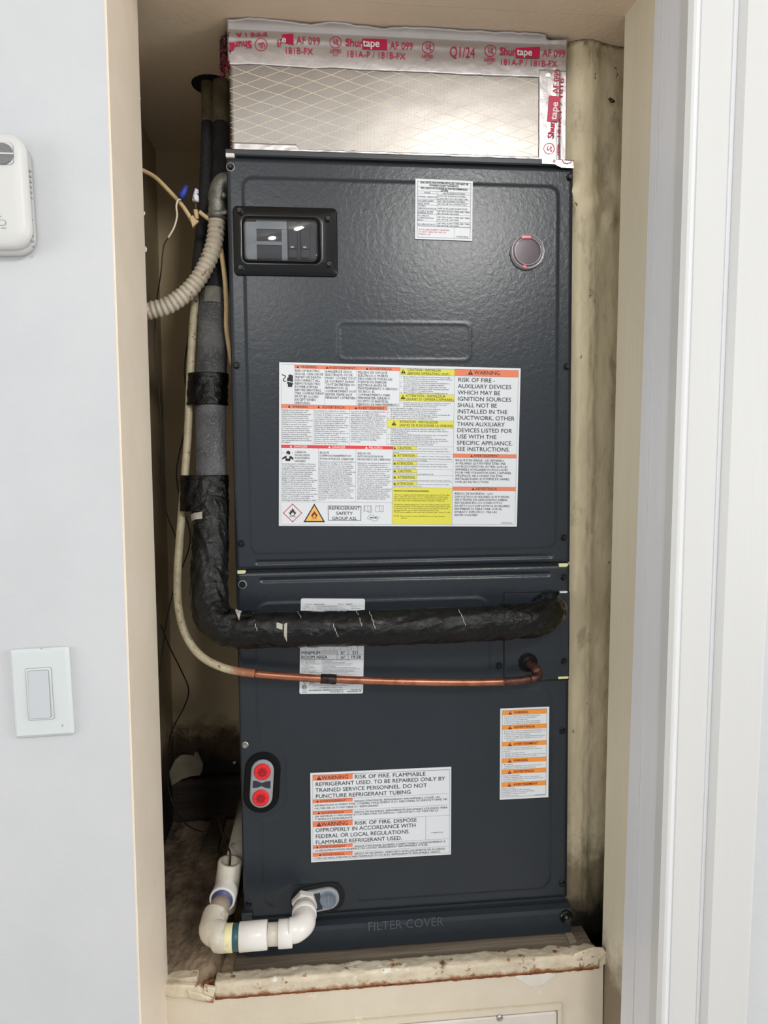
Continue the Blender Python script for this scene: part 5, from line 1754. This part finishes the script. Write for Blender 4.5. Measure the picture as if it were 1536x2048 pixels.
# pale backing showing between laps, and the paper tag on the foam
patch(i_tape + 12, i_tape + 17, 15, 88, 'tape_peek', 0.0012)
patch(idx_y(1074), idx_y(1080), 25, 85, 'tape_peek', 0.0010, -14)
patch(idx_x(556), idx_x(566), -6, 12, 'tape_peek', 0.0010, 6)
patch(idx_x(570), idx_x(576), -12, 48, 'tape_peek', 0.0010, 8, taper=0.6)
patch(idx_x(466), idx_x(480), -78, -30, 'tape_peek', 0.0012, 22, taper=0.25)
for px_, a0, a1 in ((506, -50, 20), (597, -60, -10), (667, 0, 40), (712, -60, 10), (738, -50, 20), (915, -40, 20)):
    sliver(px_, a0, a1)
i = idx_y(602)
patch(i - 6, i + 6, -34, 26, 'tag_grey', 0.0010, 0, 'paper_tag', r_foam)

# liquid line (thin)
LP = [(414, 138, 0.155), (415, 260, 0.132), (408, 420, 0.098), (396, 545, 0.070), (387, 640, 0.055), (381, 740, 0.044), (376, 860, 0.030), (369, 960, 0.016), (361, 1060, 0.004), (355, 1150, -0.004), (357, 1215, -0.010), (371, 1268, -0.016), (400, 1310, -0.021), (445, 1335, -0.024), (500, 1346, -0.026),
      (560, 1352, -0.027), (660, 1358, -0.028), (800, 1363, -0.030), (940, 1365, -0.031), (1030, 1362, -0.031), (1062, 1358, -0.029)]
lpath, larc = smooth_path([P(*q) for q in LP], 0.004)
lfr = frames(lpath)
lpx = np.array([project(q) for q in lpath])
LL = thing('liquid_line', 'thin copper tube curving under the black pipe, cream painted at its upper end', 'pipe', tuple(lpath[len(lpath) // 2] - np.array([0, 0, 0.01])))
half = len(lpath)
jy_ = [int(np.argmin(np.abs(lpx[:, 1] - v) + (lpx[:, 0] > 420) * 1e4)) for v in (250, 560)]
jx_ = [int(np.argmin(np.abs(lpx[:, 0] - v) + (lpx[:, 1] < 1300) * 1e4)) for v in (512, 648, 664, 1010)]
add('pipe_insulation', *tube(lpath, lambda i, a: 0.0088 + 0.0005 * nz(larc[i] * 30, a), 14, True, lfr, 0, jy_[0] + 1), 'foam_paint', LL, True)
add('pipe_insulation', *tube(lpath, lambda i, a: 0.0088 + 0.0005 * nz(larc[i] * 30, a), 14, True, lfr, jy_[0], jy_[1] + 1), 'foam', LL, True)
add('painted_tube', *tube(lpath, lambda i, a: 0.0052 + 0.0002 * nz(larc[i] * 60, a), 14, True, lfr, jy_[1], jx_[0] + 1), 'pipe_cream', LL, True)
add('copper_tube', *tube(lpath, 0.0050, 14, True, lfr, jx_[0], jx_[1] + 1), 'copper', LL, True)
add('brazed_joint', *tube(lpath, lambda i, a: 0.0063 + 0.0007 * nz(i * 1.3, a * 2), 14, True, lfr, jx_[1] - 1, jx_[2] + 2), 'braze', LL, True)
add('copper_tube', *tube(lpath, 0.0050, 14, True, lfr, jx_[2], jx_[3] + 1), 'copper', LL, True)
add('stained_tube', *tube(lpath, lambda i, a: 0.0053 + 0.0003 * nz(i * 0.9, a * 2), 14, True, lfr, jx_[3], half), 'copper_burnt', LL, True)
ep, ea = smooth_path([P(1062, 1358, -0.029), P(1074, 1355, -0.029), P(1077, 1349, -0.026), P(1073, 1341, -0.021), P(1066, 1333, -0.014), P(1058, 1326, -0.0068)], 0.0016)
add('elbow', *tube(ep, lambda i, a: 0.0058 + (0.0012 if len(ep) * 0.45 < i < len(ep) * 0.62 else 0), 14, True), 'copper_burnt', LL, True)
q = P(1079, 1356, -0.030)

# ================================================================== CONDUIT
CP = [P(*q) for q in ((276, 627, 0.034), (300, 621, 0.034), (335, 611, 0.034), (370, 588, 0.034), (398, 556, 0.034), (418, 518, 0.034), (430, 480, 0.034), (434, 440, 0.034), (435, 430, 0.034))]
cpath, carc = smooth_path(CP, 0.0009)
CN = thing('flexible_conduit', 'grimy ribbed flexible conduit bending up to the unit side', 'conduit', tuple(cpath[len(cpath) // 2] - np.array([0, 0, 0.012])))
add('ribbed_hose', *tube(cpath, lambda i, a: 0.0100 + 0.0016 * (1 - abs(math.sin(math.pi * carc[i] / 0.0068)) ** 2.2) * 1.0, 20, True), 'conduit', CN, True)
kp, ka = smooth_path([P(435, 436, 0.034), P(435, 405, 0.034), P(437, 380, 0.034), P(446, 366, 0.034), P(462, 362, 0.034)], 0.003)
add('elbow_fitting', *tube(kp, lambda i, a: 0.0118 + 0.0010 * nz(i * 0.3, math.cos(a) * 2, math.sin(a) * 2), 18, True), 'conduit_fit', CN, True)
add('clamp_collar', *frustum(P(435, 440, 0.034), (0, 0, 1), [(0, 0.0122), (0.0035, 0.0134), (0.0065, 0.0134), (0.008, 0.0122)], 20), 'conduit_fit', CN, True)
q = P(448, 425, 0.022)
add('clamp_screw', *frustum(q, (1, -0.4, 0), [(-0.004, 0.0028), (0.004, 0.0028), (0.005, 0.002)], 10), 'screw_steel', CN)
q = P(447, 392, 0.022)
add('clamp_screw', *frustum(q, (0.3, -1, 0), [(-0.004, 0.0035), (0.003, 0.0035), (0.004, 0.0026)], 10), 'conduit_fit', CN)

# ================================================================== CABLES AND WIRE NUTS
def wire(name, label, pts, r, m, cat='wire', seg=8, step=0.005, group=None):
    pth, _ = smooth_path([P(*q) for q in pts], step)
    V, F = tube(pth, r, seg, True)
    o = add(name, V, F, m, None, True, True)
    return tag(o, label, cat, 'thin dark wires in the closet' if name == 'thin_wire' else group)


kc = thing('control_cable', 'cream jacketed cable coming round the left jamb with a split end', 'cable', tuple(P(345, 455, 0.03)))
cpts, _ = smooth_path([P(*q) for q in ((272, 336, 0.030), (288, 342, 0.030), (312, 356, 0.030), (342, 386, 0.030), (362, 408, 0.030), (376, 428, 0.030), (384, 442, 0.030))], 0.004)
add('jacket', *tube(cpts, 0.0027, 12, True), 'cable', kc, True)
e0 = P(383, 440, 0.030)
fl = [P(379, 434, 0.027), P(386, 430, 0.027), P(390, 437, 0.027), P(398, 442, 0.027), P(391, 449, 0.027), P(385, 455, 0.027), P(382, 446, 0.027)]
pl_ = [(q_[0], q_[2]) for q_ in fl]
pl_.reverse()
add('split_jacket_end', *prism(pl_, 0.026, 0.030, 0.001), 'cable', kc)
nb = thing('wire_nut', 'blue wire connector on the cream cable', 'wire connector', tuple(P(360, 396, 0.024)), 'wire connectors')
a, b = P(361, 397, 0.024), P(374, 371, 0.024)
add('cap', *frustum(a, b - a, [(0, 0.0030), (0.004, 0.0046), (0.012, 0.0042), (0.0175, 0.0026), (0.0188, 0.0010)], 14), 'nut_blue', nb, True)
tp, _ = smooth_path([P(362, 399, 0.025), P(358, 398, 0.025), P(354, 404, 0.024), P(352.5, 415, 0.026), P(354, 432, 0.028), P(348, 455, 0.030), P(336, 476, 0.032)], 0.003)
add('white_tail', *tube(tp, 0.0012, 8, True), 'wire_white', nb, True)
nw = thing('wire_nut', 'white and blue wire connector standing upright by the pipe', 'wire connector', tuple(P(391, 404, 0.024)), 'wire connectors')
a, b = P(391, 403, 0.024), P(393, 379, 0.024)
add('cap', *frustum(a, b - a, [(0, 0.0042), (0.003, 0.0042), (0.010, 0.0032), (0.0155, 0.0026), (0.0162, 0.0014)], 14), 'nut_white', nw, True)
tp, _ = smooth_path([P(391, 405, 0.024), P(391.5, 412, 0.025), P(391, 421, 0.026)], 0.003)
add('twisted_leads', *tube(tp, 0.0011, 8, True), 'copper_burnt', nw, True)
for pts in ([(391, 419, .026), (392, 428, .027), (394, 438, .028)], [(398, 423, .027), (404, 428, .028), (417, 438, .030)]):
    tp, _ = smooth_path([P(*q) for q in pts], 0.003)
    add('cream_lead', *tube(tp, 0.0028, 8, True), 'cable', nw, True)
wire('thin_wire', 'thin dark wire hanging down beside the ribbed conduit', [(336, 476, .034), (328, 490, .036), (325, 510, .038), (322, 545, .040), (315, 590, .056), (311, 640, .060), (309, 700, .060), (318, 780, .060), (322, 870, .062), (320, 960, .07), (333, 1025, .075), (350, 1070, .08), (354, 1090, .08)], 0.0009, 'wire_dark')
wire('thin_wire', 'thin dark wire looping behind the cream painted tube', [(390, 590, .10), (379, 660, .095), (369, 735, .09), (373, 800, .09), (369, 860, .085), (353, 940, .08), (361, 1000, .08), (379, 1060, .08), (377, 1100, .08), (358, 1150, .08), (343, 1195, .09), (330, 1260, .10), (318, 1350, .10), (306, 1390, .10)], 0.0010, 'wire_dark')
wire('thin_wire', 'thin dark wire drooping to the closet floor', [(322, 1250, .12), (338, 1292, .13), (362, 1340, .15), (377, 1378, .16), (370, 1410, .18), (350, 1448, .20), (340, 1475, .22), (336, 1520, .23), (336, 1570, .235), (348, 1612, .225), (372, 1648, .195), (412, 1667, .17)], 0.0011, 'wire_dark')
wire('yellow_cable', 'yellowish cable squeezed between the unit and the black pipe', [(440, 482, .045), (445, 520, .035), (450, 560, .030), (453, 610, .030), (453, 655, .030), (459, 700, .034), (464, 730, .040)], 0.0032, 'cable', 'cable', 10)

# ================================================================== PVC DRAIN
DR = thing('drain_pipe', 'white plastic condensate drain pipe looping out of the unit', 'pipe', tuple(P(520, 1900, -0.05)))
pc = P(609, 1802, -0.006)           # port centre
zc_ = pc[2]
xc_ = pc[0]
YP = -0.064
# hex adapter and stub coming straight out
hexr = 0.0172
V, F = frustum((xc_, -0.006, zc_), (0, -1, 0), [(0, hexr * 0.93), (0.002, hexr), (0.011, hexr), (0.013, hexr * 0.93)], 6, True, (1, 0, 0.3))
add('hex_adapter', V, F, 'pvc', DR)
add('adapter_sleeve', *frustum((xc_, -0.018, zc_), (0, -1, 0), [(0, 0.0138), (0.012, 0.0138)], 28), 'pvc', DR, True)
# elbow: out of the unit then to the left
xe = P(585, 1866, YP)[0]
ep, _ = smooth_path([(xc_, -0.028, zc_), (xc_, -0.040, zc_), (xc_ - 0.001, -0.053, zc_), (xc_ - 0.009, -0.0625, zc_ - 0.0004), (xe, YP, zc_ - 0.0006), (xe - 0.004, YP, zc_ - 0.0006)], 0.002)
add('elbow', *tube(ep, 0.0150, 28, True), 'pvc', DR, True)
add('socket_collar', *frustum((xc_, -0.026, zc_), (0, -1, 0), [(0, 0.0150), (0.0008, 0.0160), (0.012, 0.0160), (0.013, 0.0150)], 28), 'pvc', DR, True)
pe = [P(px_, py_, YP) for px_, py_ in ((585, 1866), (557, 1868), (535, 1869), (479, 1874), (466, 1875), (440, 1877))]


def hpipe(nm, i, j, r, m, bev=0.0006):
    a, b = pe[i].copy(), pe[j].copy()
    ln = np.linalg.norm(b - a)
    return add(nm, *frustum(a, b - a, [(0, r - bev), (bev, r), (ln - bev, r), (ln, r - bev)], 30), m, DR, True)


hpipe('elbow_socket', 0, 1, 0.0166, 'pvc')
hpipe('pipe_stub', 1, 2, 0.0134, 'pvc_pipe')
hpipe('coupling', 2, 3, 0.0170, 'pvc')
hpipe('glue_ring', 3, 4, 0.0157, 'glue_green')
q = pe[4] + (pe[4] - pe[3]) * 0.0
add('primer_band', *frustum(pe[4], pe[5] - pe[4], [(0, 0.0160), (0.0005, 0.0164), (0.009, 0.0164)], 28, False), 'glue_yellow', DR, True)
# back elbow turning into the closet
be = P(432, 1872, YP + 0.002)
ep, _ = smooth_path([pe[4], pe[5], be + np.array([0.004, 0.001, 0]), be + np.array([-0.006, 0.010, 0.001]), be + np.array([-0.006, 0.026, 0.004]), be + np.array([-0.004, 0.036, 0.007])], 0.002)
add('old_elbow', *tube(ep, lambda i, a: 0.0162 + 0.0003 * nz(i * 0.2, a), 28, True), 'pvc_old', DR, True)
g0, g1 = ep[-1] - np.array([0, 0.006, 0.001]), P(446, 1797, 0.004)
add('grey_pipe', *frustum(g0, g1 - g0, [(0, 0.0126), (np.linalg.norm(g1 - g0), 0.0126)], 26), 'pvc_grey', DR, True)
gd = (g1 - g0) / np.linalg.norm(g1 - g0)
rc_ = P(444, 1800, -0.006)
add('blue_glue', *frustum(rc_ - gd * 0.0005, gd, [(0, 0.0142), (0.004, 0.0142)], 26), 'pvc_blue', DR, True)
V, F = frustum(rc_, gd, [(0.020, 0.0165), (0.004, 0.0172), (0.0005, 0.0172), (-0.0008, 0.0164), (-0.0006, 0.0143), (0.004, 0.0140)], 30, False)
add('socket_ring', V, F, 'pvc', DR, True)
t0, t1 = P(450, 1800, 0.026), P(461, 1722, 0.026)
ax_ = (t1 - t0) / np.linalg.norm(t1 - t0)
ln = np.linalg.norm(t1 - t0)
V, F = frustum(t0 - ax_ * 0.012, ax_, [(0, 0.0162), (ln + 0.010, 0.0166), (ln + 0.012, 0.0158), (ln + 0.012, 0.0106), (ln - 0.012, 0.0104)], 30, True)
add('tee', V, F, 'pvc_old', DR, True)
ww, _ = smooth_path([t1 - ax_ * 0.01, t1 + ax_ * 0.012 + np.array([-0.002, 0, 0]), P(452, 1690, 0.055), P(444, 1665, 0.08), P(438, 1640, 0.11)], 0.004)
tag(add('drain_wire', *tube(ww, 0.0014, 8, True), 'wire_dark', None, True, True), 'black wire sticking out of the open drain tee', 'wire')
bp0, bp1 = P(472, 1716, 0.070), P(494, 1600, 0.30)
tag(add('grimy_pipe', *frustum(bp0, bp1 - bp0, [(0, 0.0135), (np.linalg.norm(bp1 - bp0), 0.0135)], 20), 'pvc_old', None, True, True), 'pale grimy pipe running back behind the drain tee', 'pipe')

# ================================================================== LIGHT SWITCH
s = Print(None, [(20, 1301), (138, 1294), (146, 1470), (29, 1477)], YW - 0.005, (0, 1270, 8.906))


def fr_poly(pr_, poly):
    return [pr_.o + a * pr_.u + b * pr_.v for a, b in poly]


LS = thing('light_switch', 'white rocker light switch on the white wall', 'light switch', (s.o[0], YW, s.o[1] - s.hh))
add('wall_plate', *prism(fr_poly(s, rrect(-s.hw, -s.hh, s.hw, s.hh, 0.003)), YW - 0.0065, YW - 0.0002, 0.003), 'switch_white', LS)
a, b = s.L(455, 588), s.L(985, 1490)
hw2, hh2 = (b[0] - a[0]) / 2, (a[1] - b[1]) / 2
c2 = (a + b) / 2
add('gap_line', *prism(fr_poly(s, [(c2[0] + x, c2[1] + y) for x, y in rrect(-hw2, -hh2, hw2, hh2, 0.002)]), YW - 0.00675, YW - 0.006), 'line_grey', LS)
add('rocker_frame', *prism(fr_poly(s, [(c2[0] + x, c2[1] + y) for x, y in rrect(-hw2 + .0005, -hh2 + .0005, hw2 - .0005, hh2 - .0005, 0.002)]), YW - 0.0074, YW - 0.006, 0.0003), 'switch_white', LS)
hw3, hh3 = hw2 - 0.0030, hh2 - 0.0028
add('gap_line', *prism(fr_poly(s, [(c2[0] + x, c2[1] + y) for x, y in rrect(-hw3 - .0005, -hh3 - .0005, hw3 + .0005, hh3 + .0005, 0.0015)]), YW - 0.0076, YW - 0.007), 'line_grey', LS)
V, F = prism(fr_poly(s, [(c2[0] + x, c2[1] + y) for x, y in rrect(-hw3, -hh3, hw3, hh3, 0.0015)]), YW - 0.0086, YW - 0.0072, 0.0004)
zm = s.o[1] + c2[1]
V = [(x, y + (0.00000 if y > YW - 0.0080 else -0.0006 + (z - zm) * 0.03), z) for x, y, z in V]
add('rocker_paddle', V, F, 'switch_paddle', LS)
q = P(125, 1451, YW - 0.0065)
add('plate_nick', *prism(rrect(q[0] - .0005, q[2] - .0012, q[0] + .0005, q[2] + .0012, 0.0003), YW - 0.0068, YW - 0.0060), 'line_grey', LS)
q = P(82, 1297.5, YW - 0.0065)
add('plate_nick', *prism(rrect(q[0] - .0004, q[2] - .0006, q[0] + .0004, q[2] + .0006, 0.0003), YW - 0.0062, YW - 0.0050), 'line_grey', LS)

# ================================================================== THERMOSTAT
s = Print(None, [(-92, 265), (52, 265), (62, 497), (-84, 497)], YW - 0.020, (0, 240, 7.31))
TH = thing('thermostat', 'white wall thermostat at the left edge with a grey round dial', 'thermostat', (s.o[0], YW, s.o[1] - s.hh))
hw, hh = s.hw, s.hh


def bulge(hw_, hh_, r, n=8):
    return fr_poly(s, rrect(-hw_, -hh_, hw_, hh_, r, n))


base = bulge(hw - 0.0016, hh + 0.001, 0.018)
base = [q - np.array([0, 0.0015]) for q in base]
add('base_plate', *prism(base, YW - 0.013, YW - 0.0002, 0.002), 'thermo_white', TH, True)
rings = [[(q[0], YW - 0.0125, q[1]) for q in bulge(hw, hh, 0.018)]]
for ins, d in ((0.0, 0.0185), (0.0015, 0.0215), (0.005, 0.0235), (0.012, 0.0245)):
    rings.append([(q[0], YW - d, q[1]) for q in bulge(hw - ins, hh - ins, max(0.004, 0.018 - ins))])
add('cover', *loft(rings), 'thermo_white', TH, True)
YT = YW - 0.0246
s2 = Print(None, None, YT, (0, 240, 7.31))
q0, q1 = s2.L(-260, 315), s2.L(205, 660)
add('window_groove', *prism(rrect(q0[0], q1[1], q1[0], q0[1], 0.004), YT - 0.0002, YT + 0.0006), 'line_grey', TH)
add('window_face', *prism(rrect(q0[0] + .0004, q1[1] + .0004, q1[0] - .0004, q0[1] - .0004, 0.0038), YT - 0.0006, YT + 0.0004), 'thermo_white', TH)
dc = s2.L(40, 498)
dl = add('dial', *frustum((dc[0], YT - 0.0004, dc[1]), (0, -1, 0), [(0, 0.0100), (0.0010, 0.0098), (0.0014, 0.0090)], 26), 'thermo_grey', TH)
dV = box((dc[0] - 0.0102, YT - 0.0021, dc[1] - 0.0007), (dc[0] + 0.0102, YT - 0.0017, dc[1] + 0.0007))
add('dial_bar', *dV, 'thermo_white', dl)
a, b = s2.L(-120, 1455), s2.L(90, 1545)
add('slider_slot', *prism(rrect(a[0], b[1], b[0], a[1], 0.0026), YT - 0.0003, YT + 0.0006), 'line_grey', TH)
add('slider', *prism(rrect(a[0] + .0004, b[1] + .0003, b[0] - .0005, a[1] - .0008, 0.0021), YT - 0.0008, YT + 0.0004), 'thermo_white', TH)
s2.row('ON', -22, 1400, 22, 1422, 'ink_grey')
s2.row('HEAT', 20, 1572, 102, 1592, 'ink_grey')
s2.finish(TH)
for k in range(12):
    z = s.o[1] + hh - (0.032 + 0.005 * k if k < 6 else 0.078 + 0.005 * (k - 6))
    xx = s.o[0] + hw + 0.0002
    add('vent_slit', *box((xx - 0.0008, YW - 0.0165, z - 0.0009), (xx + 0.0005, YW - 0.0125, z + 0.0009)), 'line_grey', TH)
